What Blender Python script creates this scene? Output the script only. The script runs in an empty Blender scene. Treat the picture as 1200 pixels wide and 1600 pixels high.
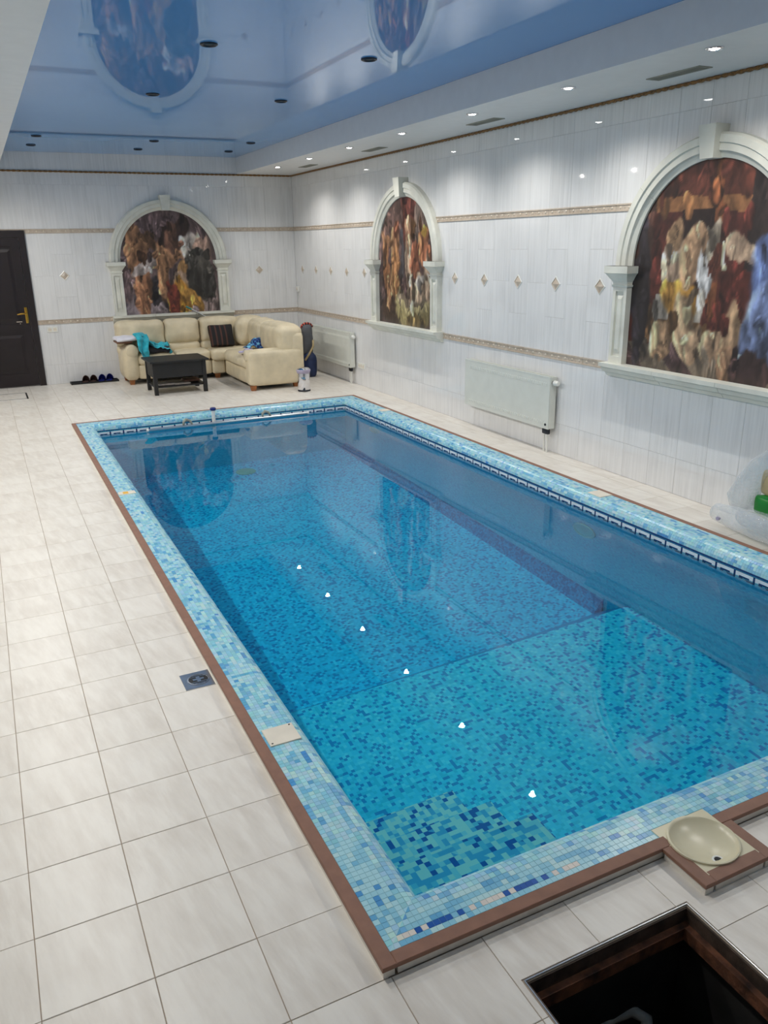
import bpy, bmesh, math, random
import numpy as np
from mathutils import Vector, Matrix, noise

random.seed(7)
SC = bpy.context.scene
COL = SC.collection

# ---------------------------------------------------------------- camera
F_PX, YAW, PITCH, ROLL = 1251.43, math.radians(25.7202), math.radians(18.5752), math.radians(-0.9829)
CAM = np.array([0.0, 0.0, 1.967])
def _axes():
    f = np.array([math.sin(YAW)*math.cos(PITCH), math.cos(YAW)*math.cos(PITCH), -math.sin(PITCH)])
    r = np.array([math.cos(YAW), -math.sin(YAW), 0.0]); u = np.cross(r, f)
    c, s = math.cos(ROLL), math.sin(ROLL)
    return c*r + s*u, -s*r + c*u, f
RT, UP, FW = _axes()
cd = bpy.data.cameras.new('camera'); cam = bpy.data.objects.new('camera', cd); COL.objects.link(cam)
cd.sensor_fit = 'VERTICAL'; cd.sensor_height = 32.0; cd.lens = 32.0*F_PX/1600.0
cd.clip_start = 0.02; cd.clip_end = 100
m = Matrix.Identity(4)
for i in range(3):
    m[i][0], m[i][1], m[i][2], m[i][3] = RT[i], UP[i], -FW[i], CAM[i]
cam.matrix_world = m
SC.camera = cam
# pixel of the 1200x1600 photograph -> point on a known plane of the room
def _ray(p): return RT*((p[0]-600)/F_PX) - UP*((p[1]-800)/F_PX) + FW
def on_z(p, z): v = _ray(p); return CAM + v*(z-CAM[2])/v[2]
def on_x(p, x): v = _ray(p); return CAM + v*x/v[0]
def on_y(p, y): v = _ray(p); return CAM + v*y/v[1]
def depth(P): return float(np.dot(np.array(P)-CAM, FW))
def to_px(P):
    v = np.array(P)-CAM; d = np.dot(v, FW)
    return 600+F_PX*np.dot(v, RT)/d, 800-F_PX*np.dot(v, UP)/d, d

# ---------------------------------------------------------------- world, exposure
w = bpy.data.worlds.new('world'); SC.world = w; w.use_nodes = True
w.node_tree.nodes['Background'].inputs[0].default_value = (0.02, 0.02, 0.022, 1)
w.node_tree.nodes['Background'].inputs[1].default_value = 1.0
SC.view_settings.view_transform = 'Standard'; SC.view_settings.look = 'None'
SC.view_settings.gamma = 1.0; SC.view_settings.use_curve_mapping = False
SC.view_settings.exposure = 0.0
SC.cycles.max_bounces = 12; SC.cycles.diffuse_bounces = 5; SC.cycles.glossy_bounces = 5
SC.cycles.transmission_bounces = 6; SC.cycles.transparent_max_bounces = 8
SC.cycles.sample_clamp_indirect = 6.0
LAMP_RIGHT, LAMP_LEFT = 44.0, 72.0          # watts of each downlight
LAMP_TINT = (1.0, 0.965, 0.90)

# ---------------------------------------------------------------- room measures (metres)
XW, YB, XL, YN = 4.80, 13.20, -0.44, -1.6     # right wall, back wall, left wall, wall behind the camera
ZS, ZC = 3.022, 3.262                         # soffit and blue ceiling heights
BXR, BXL = 3.90, 0.485                        # faces of the two bulkheads
ZW = -0.078                                   # water level
T = 0.30                                      # floor tile

# ---------------------------------------------------------------- helpers
class MB:
    """collects polygons of one mesh; off is the object's origin, fn maps local coordinates to the room"""
    def __init__(s, off=(0, 0, 0), fn=None): s.v = []; s.f = []; s.m = []; s.off = off; s.fn = fn; s.c = []
    def pt(s, p):
        if s.fn: p = s.fn(p)
        s.v.append((p[0]-s.off[0], p[1]-s.off[1], p[2]-s.off[2])); return len(s.v)-1
    def face(s, ids, m=0, c=None): s.f.append(tuple(ids)); s.m.append(m); s.c.append(c)
    def poly(s, pts, m=0, c=None): s.face([s.pt(p) for p in pts], m, c)
    def hexa(s, b, t, m=0, skip=()):
        i = [s.pt(p) for p in b] + [s.pt(p) for p in t]
        for k, q in enumerate(((3, 2, 1, 0), (4, 5, 6, 7), (0, 1, 5, 4), (1, 2, 6, 5), (2, 3, 7, 6), (3, 0, 4, 7))):
            if k not in skip: s.face([i[a] for a in q], m)
    def box(s, x0, x1, y0, y1, z0, z1, m=0, skip=()):
        s.hexa([(x0, y0, z0), (x1, y0, z0), (x1, y1, z0), (x0, y1, z0)], [(x0, y0, z1), (x1, y0, z1), (x1, y1, z1), (x0, y1, z1)], m, skip)
    def cham(s, x0, x1, y0, y1, z0, z1, c, m=0):      # box with a chamfered top (no bottom)
        b = [(x0, y0, z0), (x1, y0, z0), (x1, y1, z0), (x0, y1, z0)]
        k = [(x0, y0, z1-c), (x1, y0, z1-c), (x1, y1, z1-c), (x0, y1, z1-c)]
        t = [(x0+c, y0+c, z1), (x1-c, y0+c, z1), (x1-c, y1-c, z1), (x0+c, y1-c, z1)]
        s.hexa(b, k, m, skip=(0, 1)); s.hexa(k, t, m, skip=(0,))
    def prism(s, pts, a0, a1, axis='z', m=0):
        def P(p, a): return (p[0], p[1], a) if axis == 'z' else ((p[0], a, p[1]) if axis == 'y' else (a, p[0], p[1]))
        lo = [s.pt(P(p, a0)) for p in pts]; hi = [s.pt(P(p, a1)) for p in pts]; n = len(pts)
        s.face(lo[::-1], m); s.face(hi, m)
        for k in range(n): s.face((lo[k], lo[(k+1) % n], hi[(k+1) % n], hi[k]), m)
    def tube(s, pts, r, n=10, m=0, caps=True):
        pts = [Vector(p) for p in pts]; rings = []; prev = None
        for k, p in enumerate(pts):
            t = (pts[min(k+1, len(pts)-1)]-pts[max(k-1, 0)]).normalized()
            a = prev if prev is not None else (Vector((0, 0, 1)) if abs(t.z) < .9 else Vector((1, 0, 0)))
            a = (a-t*a.dot(t)).normalized(); prev = a; b = t.cross(a)
            rr = r[k] if isinstance(r, (list, tuple)) else r
            rings.append([s.pt(p+(a*math.cos(q)+b*math.sin(q))*rr) for q in [2*math.pi*i/n for i in range(n)]])
        for A, B in zip(rings, rings[1:]):
            for i in range(n): s.face((A[i], A[(i+1) % n], B[(i+1) % n], B[i]), m)
        if caps: s.face(rings[0][::-1], m); s.face(rings[-1], m)
    def lathe(s, prof, c, n=20, axis='z', m=0, ex=1.0):
        def P(r, h, q):
            a, b = r*math.cos(q), r*math.sin(q)*ex
            return {'z': (c[0]+a, c[1]+b, c[2]+h), 'x': (c[0]+h, c[1]+a, c[2]+b), 'y': (c[0]+a, c[1]+h, c[2]+b)}[axis]
        rings = [[s.pt(P(max(r, 1e-5), h, 2*math.pi*i/n)) for i in range(n)] for r, h in prof]
        for A, B in zip(rings, rings[1:]):
            for i in range(n): s.face((A[i], A[(i+1) % n], B[(i+1) % n], B[i]), m)
        s.face(rings[0][::-1], m); s.face(rings[-1], m)
    def rbox(s, x0, x1, y0, y1, z0, z1, r=.04, n=6, bulge=0., bax=(1, 1, 1), nz=0., seed=0., m=0, fn=None):
        c = ((x0+x1)/2, (y0+y1)/2, (z0+z1)/2); h = ((x1-x0)/2, (y1-y0)/2, (z1-z0)/2); r = min(r, *h)
        cache = {}
        def vid(i, j, k):
            key = (i, j, k)
            if key in cache: return cache[key]
            q = [math.sin((2*a/n-1)*math.pi/2)*.35+(2*a/n-1)*.65 for a in key]
            p = [q[a]*h[a] for a in range(3)]
            inn = [max(-(h[a]-r), min(h[a]-r, p[a])) for a in range(3)]
            d = [p[a]-inn[a] for a in range(3)]; L = math.sqrt(sum(e*e for e in d))
            if L > 1e-9: p = [inn[a]+d[a]/L*min(L, r) if L > r else p[a] for a in range(3)]
            bu = [(1-q[(a+1) % 3]**2)*(1-q[(a+2) % 3]**2)*bulge*q[a]*bax[a] for a in range(3)]
            P = Vector([c[a]+p[a]+bu[a] for a in range(3)])
            if nz: P += noise.noise_vector(P*7+Vector((seed, seed*.7, 0)))*nz
            if fn: P = Vector(fn(P))
            cache[key] = s.pt(P); return cache[key]
        for a in range(3):
            for side in (0, n):
                for i in range(n):
                    for j in range(n):
                        ids = []
                        for di, dj in ((0, 0), (1, 0), (1, 1), (0, 1)):
                            k = [0, 0, 0]; k[a] = side; k[(a+1) % 3] = i+di; k[(a+2) % 3] = j+dj; ids.append(vid(*k))
                        s.face(ids if side == n else ids[::-1], m)
    def mesh(s, name, mats, smooth=False):
        me = bpy.data.meshes.new(name); me.from_pydata(s.v, [], s.f)
        for mt in (mats if isinstance(mats, (list, tuple)) else [mats]): me.materials.append(mt)
        if any(s.m): me.polygons.foreach_set('material_index', s.m)
        if any(c is not None for c in s.c):
            at = me.color_attributes.new('Col', 'FLOAT_COLOR', 'CORNER'); arr = []
            for f, c in zip(s.f, s.c): arr.extend(list(lin(c or (128, 128, 128)))*len(f))
            at.data.foreach_set('color', arr)
        if smooth is True: me.polygons.foreach_set('use_smooth', [True]*len(me.polygons))
        me.update()
        if isinstance(smooth, float):
            me.polygons.foreach_set('use_smooth', [True]*len(me.polygons)); me.set_sharp_from_angle(angle=math.radians(smooth))
        return me
    def build(s, name, mats, parent=None, smooth=False):
        o = bpy.data.objects.new(name, s.mesh(name, mats, smooth)); COL.objects.link(o)
        if parent is not None:
            o.parent = parent
            pw = world_of(parent); o.location = (s.off[0]-pw[0], s.off[1]-pw[1], s.off[2]-pw[2])
        else: o.location = s.off
        return o
def world_of(o):
    p = Vector((0, 0, 0))
    while o is not None: p += o.location; o = o.parent
    return p
def lin(c): return tuple(((x/255)/12.92 if x/255 <= .04045 else ((x/255+.055)/1.055)**2.4) for x in c[:3])+(1.0,)
def tag(o, label=None, cat=None, group=None, kind=None):
    for k, v in (('label', label), ('category', cat), ('group', group), ('kind', kind)):
        if v: o[k] = v
    return o
def thing(name, loc, label, cat, group=None):
    o = bpy.data.objects.new(name, None); COL.objects.link(o); o.location = loc; o.empty_display_size = .1
    return tag(o, label, cat, group)
def inst(name, me, loc, parent, rot=None):
    o = bpy.data.objects.new(name, me); COL.objects.link(o); o.parent = parent
    pw = world_of(parent); o.location = (loc[0]-pw[0], loc[1]-pw[1], loc[2]-pw[2])
    if rot: o.rotation_euler = rot
    return o

# ---------------------------------------------------------------- materials
class NT:
    def __init__(s, name):
        s.mat = bpy.data.materials.new(name); s.mat.use_nodes = True; s.t = s.mat.node_tree
        s.b = s.t.nodes['Principled BSDF']; s.out = s.t.nodes['Material Output']
    def n(s, kind, ins=None, **props):
        nd = s.t.nodes.new('ShaderNode'+kind)
        for k, v in props.items(): setattr(nd, k, v)
        for k, v in (ins or {}).items(): s.set(nd, k, v)
        return nd
    def set(s, nd, k, v):
        i = nd.inputs[k]
        if isinstance(v, bpy.types.NodeSocket): s.t.links.new(v, i)
        elif isinstance(v, bpy.types.Node): s.t.links.new(v.outputs[0], i)
        else: i.default_value = v
    def bs(s, **kw):
        for k, v in kw.items(): s.set(s.b, {'base': 'Base Color', 'rough': 'Roughness', 'metal': 'Metallic', 'normal': 'Normal', 'spec': 'Specular IOR Level', 'coat': 'Coat Weight', 'coatr': 'Coat Roughness', 'trans': 'Transmission Weight', 'ior': 'IOR', 'sheen': 'Sheen Weight'}[k], v)
    def vm(s, op, a, b): return s.n('VectorMath', {0: a, 1: b}, operation=op).outputs[0]
    def ma(s, op, a, b=0.0): return s.n('Math', {0: a, 1: b}, operation=op).outputs[0]
    def mix(s, f, a, b):
        nd = s.n('Mix', data_type='RGBA'); s.set(nd, 0, f); s.set(nd, 6, a); s.set(nd, 7, b); return nd.outputs[2]
    def ramp(s, f, stops, mode='LINEAR'):
        nd = s.n('ValToRGB', {0: f}); nd.color_ramp.interpolation = mode; e = nd.color_ramp.elements
        while len(e) < len(stops): e.new(.5)
        for k, (p, c) in enumerate(stops): e[k].position = p; e[k].color = lin(c)
        return nd.outputs[0]
    def noise(s, vec, scale, detail=3., rough=.5): return s.n('TexNoise', {'Vector': vec, 'Scale': scale, 'Detail': detail, 'Roughness': rough}).outputs[0]
    def bump(s, h, st=.2, d=.01): return s.n('Bump', {'Strength': st, 'Distance': d, 'Height': h}).outputs[0]
    def obj(s): return s.n('TexCoord').outputs['Object']
    def jit(s, k=37.):
        oi = s.n('ObjectInfo'); return s.vm('ADD', s.obj(), s.n('CombineXYZ', {0: s.ma('MULTIPLY', oi.outputs['Random'], k), 1: s.ma('MULTIPLY', oi.outputs['Random'], k*1.7), 2: s.ma('MULTIPLY', oi.outputs['Random'], k*.6)}).outputs[0])
def plain(name, c, rough=.5, metal=0., var=.06, scale=9., bump=0., **kw):
    t = NT(name); ns = t.noise(t.obj(), scale, 4.)
    d = tuple(max(0, x*(1-var)) for x in c); h = tuple(min(255, x*(1+var)) for x in c)
    t.bs(base=t.ramp(ns, [(.3, d), (.7, h)]), rough=rough, metal=metal, **kw)
    if bump: t.bs(normal=t.bump(t.noise(t.obj(), scale*3, 3.), bump, .01))
    return t.mat
def streak(name, c0, c1, c2, scl, rough, k=37., diag=0.):
    t = NT(name); v = t.jit(k)
    if diag: v = t.n('VectorRotate', {'Vector': v, 'Angle': diag}, rotation_type='Z_AXIS').outputs[0]
    v2 = t.vm('MULTIPLY', v, scl)
    a = t.noise(v2, 1.0, 5., .6); b = t.noise(v, 2.2, 2.)
    col = t.mix(t.ramp(b, [(.35, (0, 0, 0)), (.65, (255, 255, 255))]), t.ramp(a, [(.3, c0), (.5, c1), (.68, c2)]), t.ramp(a, [(.25, c1), (.6, c2)]))
    t.bs(base=col, rough=rough, spec=.5); return t.mat

M = {}
M['grout'] = plain('grout', (166, 150, 134), .8)
M['wall_grout'] = plain('wall_grout', (214, 213, 212), .8)
M['floor_tile'] = streak('floor_tile', (210, 202, 191), (221, 214, 204), (233, 228, 219), (20., 4., 4.), .36, diag=-.18)
M['wall_tile'] = streak('wall_tile', (211, 211, 211), (221, 221, 221), (229, 229, 229), (44., 44., 1.6), .035)
M['border'] = streak('border_tile', (168, 152, 134), (186, 171, 154), (202, 188, 172), (20., 20., 20.), .3)
M['bead'] = plain('border_bead', (214, 202, 186), .3)
M['rope'] = plain('rope_trim', (128, 92, 48), .45, bump=.6, scale=60., var=.35)
M['white'] = plain('soffit_white', (226, 226, 226), .45, var=.01)
t = NT('stretch_ceiling'); t.bs(base=t.ramp(t.noise(t.obj(), .7), [(.3, (100, 160, 222)), (.7, (106, 166, 226))]), rough=.025, spec=.5, ior=1.62); t.set(t.b, 'Specular Tint', (.46, .72, 1.0, 1)); M['ceiling'] = t.mat
M['stone'] = plain('mural_frame_stone', (216, 216, 206), .55, var=.05, scale=5., bump=.15)
M['metal'] = plain('brushed_steel', (190, 192, 196), .28, 1.0, var=.05)
M['chrome'] = plain('chrome', (222, 222, 226), .06, 1.0, var=.01)
M['darkmetal'] = plain('dark_metal', (58, 60, 66), .4, .8)
M['vent'] = plain('vent_grille', (150, 150, 138), .5)
M['ventdark'] = plain('vent_dark', (70, 70, 64), .7)
M['brown'] = plain('brown_edging', (136, 98, 80), .55, var=.05, scale=20.)
M['brown_dark'] = plain('brown_edging_nosing', (104, 62, 46), .5, var=.05)
M['cream_plastic'] = plain('cream_plastic', (214, 206, 176), .28, var=.02)
M['white_plastic'] = plain('white_plastic', (226, 226, 220), .3, var=.02)
M['plate'] = plain('cream_plate', (226, 218, 202), .35, var=.03)
M['yellow'] = plain('yellow_mark', (232, 178, 60), .4)
M['radiator'] = plain('radiator_enamel', (214, 216, 208), .32, var=.015)
M['door'] = plain('dark_door', (27, 17, 20), .42, var=.15, scale=4.)
M['brass'] = plain('brass', (205, 160, 70), .22, 1.0, var=.05)
M['leather'] = plain('cream_leather', (214, 200, 170), .48, var=.05, scale=6., bump=.12)
M['wood'] = plain('foot_wood', (150, 92, 48), .45, var=.15)
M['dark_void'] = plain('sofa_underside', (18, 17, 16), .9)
M['black'] = plain('black_stain', (26, 26, 27), .5, var=.1)
M['rubber'] = plain('black_rubber', (22, 23, 25), .7)
M['turq'] = plain('turquoise_cloth', (42, 172, 190), .85, var=.12, scale=14., sheen=.3)
M['whitecloth'] = plain('white_cloth', (226, 224, 232), .9, var=.04)
M['darkcloth'] = plain('dark_cloth', (40, 38, 44), .9, var=.2)
M['lilac'] = plain('lilac_cloth', (172, 164, 186), .85, var=.1)
M['browncloth'] = plain('brown_tray', (110, 72, 52), .6)
M['paper'] = plain('paper', (206, 196, 186), .7, var=.1)
M['paper2'] = plain('paper_brown', (120, 88, 74), .7, var=.1)
M['teal_grip'] = plain('teal_grip', (60, 120, 116), .5)
M['alu'] = plain('aluminium', (196, 200, 202), .3, .9, var=.04)
M['bluecap'] = plain('blue_cap', (26, 40, 110), .4)
M['greenplastic'] = plain('green_vinyl', (22, 130, 40), .2)
M['drain_cover'] = plain('drain_cover', (120, 180, 170), .4)
M['tanplastic'] = plain('tan_vinyl', (190, 170, 128), .3)
M['concrete'] = plain('pit_concrete', (30, 29, 28), .95, var=.4, scale=6.)
M['rust'] = plain('rusty_steel', (92, 58, 40), .8, .2, var=.5, scale=16., bump=.5)
M['hatchsteel'] = plain('hatch_steel', (66, 54, 46), .7, .3, var=.4, scale=14., bump=.3)
M['pipe'] = plain('grey_pipe', (206, 202, 188), .5, var=.15)
M['graybag'] = plain('grey_vinyl', (84, 86, 92), .5)
M['navy'] = plain('navy_vinyl', (28, 44, 84), .5, var=.2)
M['orange'] = plain('red_edging', (196, 76, 58), .5)
M['tan'] = plain('tan_strap', (180, 160, 120), .7)
M['brownshoe'] = plain('brown_rubber', (72, 50, 46), .6)
M['blueshoe'] = plain('blue_rubber', (24, 36, 122), .5)
M['keynavy'] = plain('key_navy', (26, 52, 104), .2, var=.1)
M['keywhite'] = plain('key_white', (222, 228, 232), .2, var=.03)
M['drainhole'] = plain('drain_black', (14, 14, 15), .6)
t = NT('coping_mosaic'); at = t.n('Attribute', attribute_name='Col'); t.bs(base=at.outputs['Color'], rough=.26); M['mosaic'] = t.mat
t = NT('mural_paint'); at = t.n('Attribute', attribute_name='Col')
t.bs(base=t.mix(t.ma('MULTIPLY', t.noise(t.obj(), 26., 5., .65), .34), at.outputs['Color'], lin((54, 40, 34))), rough=.3); M['mural'] = t.mat
M['mosaic_grout'] = plain('mosaic_grout', (150, 200, 216), .6)
def tessera(name, stops, pitch=.0206):
    t = NT(name); P = t.n('NewGeometry').outputs['Position']
    cell = t.vm('FLOOR', t.vm('MULTIPLY', t.vm('ADD', P, (.0071, .0043, .0109)), (1/pitch,)*3), (0, 0, 0))
    wn = t.n('TexWhiteNoise', {'Vector': cell}, noise_dimensions='3D').outputs[0]
    big = t.noise(P, 3.5, 2.)
    f = t.ma('ADD', t.ma('MULTIPLY', wn, .86), t.ma('MULTIPLY', big, .14))
    t.bs(base=t.ramp(f, stops, 'CONSTANT'), rough=.3); return t.mat
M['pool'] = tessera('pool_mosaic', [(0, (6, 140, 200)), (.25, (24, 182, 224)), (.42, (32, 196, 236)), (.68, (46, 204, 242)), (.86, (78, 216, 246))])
M['poolshallow'] = tessera('pool_mosaic_shallow', [(0, (14, 146, 206)), (.22, (60, 202, 230)), (.42, (78, 214, 242)), (.68, (96, 222, 244)), (.86, (124, 230, 248))])  # paler and greener than the deep mosaic; water-depth light absorption put into colour
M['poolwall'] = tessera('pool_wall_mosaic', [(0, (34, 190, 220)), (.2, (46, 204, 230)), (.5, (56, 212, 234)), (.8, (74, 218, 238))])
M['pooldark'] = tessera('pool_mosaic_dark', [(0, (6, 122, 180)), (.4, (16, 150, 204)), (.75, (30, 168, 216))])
M['poolstep'] = tessera('step_mosaic', [(0, (30, 96, 176)), (.17, (110, 180, 218)), (.36, (196, 222, 228)), (.55, (250, 236, 226)), (.88, (140, 204, 226))], .0235)
# water: fresnel mirror over a clear refracting, blue-tinted surface
t = NT('water'); t.t.nodes.remove(t.b)
fr = t.n('Fresnel', {'IOR': 1.333}); rf = t.n('BsdfRefraction', {'Color': lin((182, 250, 255)), 'Roughness': 0.0, 'IOR': 1.333}); gl = t.n('BsdfGlossy', {'Color': (1, 1, 1, 1), 'Roughness': 0.0})
mx = t.n('MixShader', {0: fr, 1: rf.outputs[0], 2: gl.outputs[0]}); t.t.links.new(mx.outputs[0], t.out.inputs[0]); M['water'] = t.mat
# clear vinyl of the inflatable
t = NT('clear_vinyl'); t.t.nodes.remove(t.b)
fr = t.n('LayerWeight', {'Blend': .35}); tr = t.n('BsdfTransparent', {'Color': (.93, .95, .96, 1)}); gl = t.n('BsdfGlossy', {'Color': (.95, .97, 1, 1), 'Roughness': .04})
bp = t.bump(t.noise(t.obj(), 60., 2.), 1.0, .02); t.set(gl, 'Normal', bp)
mx = t.n('MixShader', {0: t.ma('ADD', t.ma('MULTIPLY', fr.outputs[1], .75), .12), 1: tr.outputs[0], 2: gl.outputs[0]}); df = t.n('BsdfDiffuse', {'Color': (.85, .88, .9, 1)}); m2 = t.n('MixShader', {0: t.ma('ADD', t.ma('MULTIPLY', fr.outputs[1], .3), .07), 1: mx.outputs[0], 2: df.outputs[0]}); t.t.links.new(m2.outputs[0], t.out.inputs[0]); M['vinyl'] = t.mat
def glow(name, c, s):
    t = NT(name); t.bs(base=(.9, .9, .9, 1)); t.set(t.b, 'Emission Color', c); t.set(t.b, 'Emission Strength', s); return t.mat
M['bulb'] = glow('lit_bulb', (1, .97, .92, 1), 60.0)
t = NT('striped_cushion'); sx = t.n('SeparateXYZ', {0: t.obj()}); st = t.ma('FRACT', t.ma('MULTIPLY', sx.outputs[0], 13.))
t.bs(base=t.mix(t.ma('MULTIPLY', t.ma('GREATER_THAN', st, .68), t.ma('LESS_THAN', sx.outputs[0], .09)), lin((20, 17, 19)), lin((74, 44, 36))), rough=.8); M['stripe'] = t.mat
t = NT('blue_pattern_cloth'); vo = t.n('TexVoronoi', {'Vector': t.obj(), 'Scale': 22.}); t.bs(base=t.ramp(vo.outputs[0], [(.2, (20, 44, 96)), (.5, (30, 70, 140)), (.75, (120, 190, 220))]), rough=.8); M['bluecloth'] = t.mat

# ================================================================ STRUCTURE
def rect_sub(rects, h):
    out = []
    for (a, b, c, d) in rects:
        if h[0] >= b or h[1] <= a or h[2] >= d or h[3] <= c: out.append((a, b, c, d)); continue
        if a < h[0]: out.append((a, h[0], c, d))
        if h[1] < b: out.append((h[1], b, c, d))
        lo, hi = max(a, h[0]), min(b, h[1])
        if c < h[2]: out.append((lo, hi, c, h[2]))
        if h[3] < d: out.append((lo, hi, h[3], d))
    return out
# pool plan: outer edge of the brown kerb and inner wall faces
PX0, PX1, PY0, PY1 = 0.720, 4.300, 1.555, 9.800
KW = 0.046; HC = 0.040                              # brown strip width, kerb height
IX0, IX1, IY0, IY1 = 0.955, 4.065, 1.795, 9.560
HATCH = (1.080, 1.682, 0.770, 1.372)
NOTCH = (1.757, 2.072, 1.370, PY0)

# ---- floor: grout bed with a hole for pool and hatch, every tile a piece of its own
bed = rect_sub(rect_sub([(XL, XW, YN, YB)], (PX0+.03, PX1-.03, PY0+.03, PY1-.03)), HATCH)
mb = MB()
for (a, b, c, d) in bed: mb.box(a, b, c, d, -.12, -.0035)
floor = mb.build('floor', M['grout']); tag(floor, 'pale beige marbled floor tiles around the pool', 'floor', kind='structure')
GX, GY = 0.1485, 1.858
cells = []
for i in range(-2, 16):
    for j in range(-6, 39):
        x0, y0 = GX+i*T, GY+j*T
        r = (max(x0, XL), min(x0+T, XW), max(y0, YN), min(y0+T, YB))
        if r[1]-r[0] < .02 or r[3]-r[2] < .02: continue
        rs = rect_sub([r], (PX0+.02, PX1-.02, PY0+.012, PY1-.02)); rs = rect_sub(rs, (HATCH[0]-.012, HATCH[1]+.012, HATCH[2]-.012, HATCH[3]+.012))
        rs = [q for q in rs if q[1]-q[0] > .015 and q[3]-q[2] > .015]
        if not rs: continue
        c = ((r[0]+r[1])/2, (r[2]+r[3])/2, 0)
        u, v, dd = to_px(c) if depth(c) > .3 else (9e9, 9e9, 1)
        vis = -150 < u < 1350 and -150 < v < 1750
        area = sum((q[1]-q[0])*(q[3]-q[2]) for q in rs)
        cells.append((0 if not vis else -area*(CAM[2]/max(dd, .3)**3), rs, r))
cells.sort(key=lambda e: e[0])
G = .0013
full = MB(); full.cham(-T/2+G, T/2-G, -T/2+G, T/2-G, -.006, 0, .0012); full = full.mesh('floor_tile', M['floor_tile'])
rest = MB()
for k, (key, rs, r) in enumerate(cells):
    if k < 300 and key < 0:
        c = ((r[0]+r[1])/2, (r[2]+r[3])/2, 0)
        if len(rs) == 1 and abs((rs[0][1]-rs[0][0])-T) < 1e-6 and abs((rs[0][3]-rs[0][2])-T) < 1e-6: inst('floor_tile', full, c, floor)
        else:
            mb = MB(c)
            for q in rs: mb.box(q[0]+(G if q[0] == r[0] else 0), q[1]-(G if q[1] == r[1] else 0), q[2]+(G if q[2] == r[2] else 0), q[3]-(G if q[3] == r[3] else 0), -.006, 0, skip=(0,))
            mb.build('floor_tile', M['floor_tile'], floor)
    else:
        for q in rs: rest.box(q[0]+(G if q[0] == r[0] else 0), q[1]-(G if q[1] == r[1] else 0), q[2]+(G if q[2] == r[2] else 0), q[3]-(G if q[3] == r[3] else 0), -.006, 0, skip=(0,))
tag(rest.build('far_floor_tiles', M['floor_tile'], floor), kind='stuff')

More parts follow.
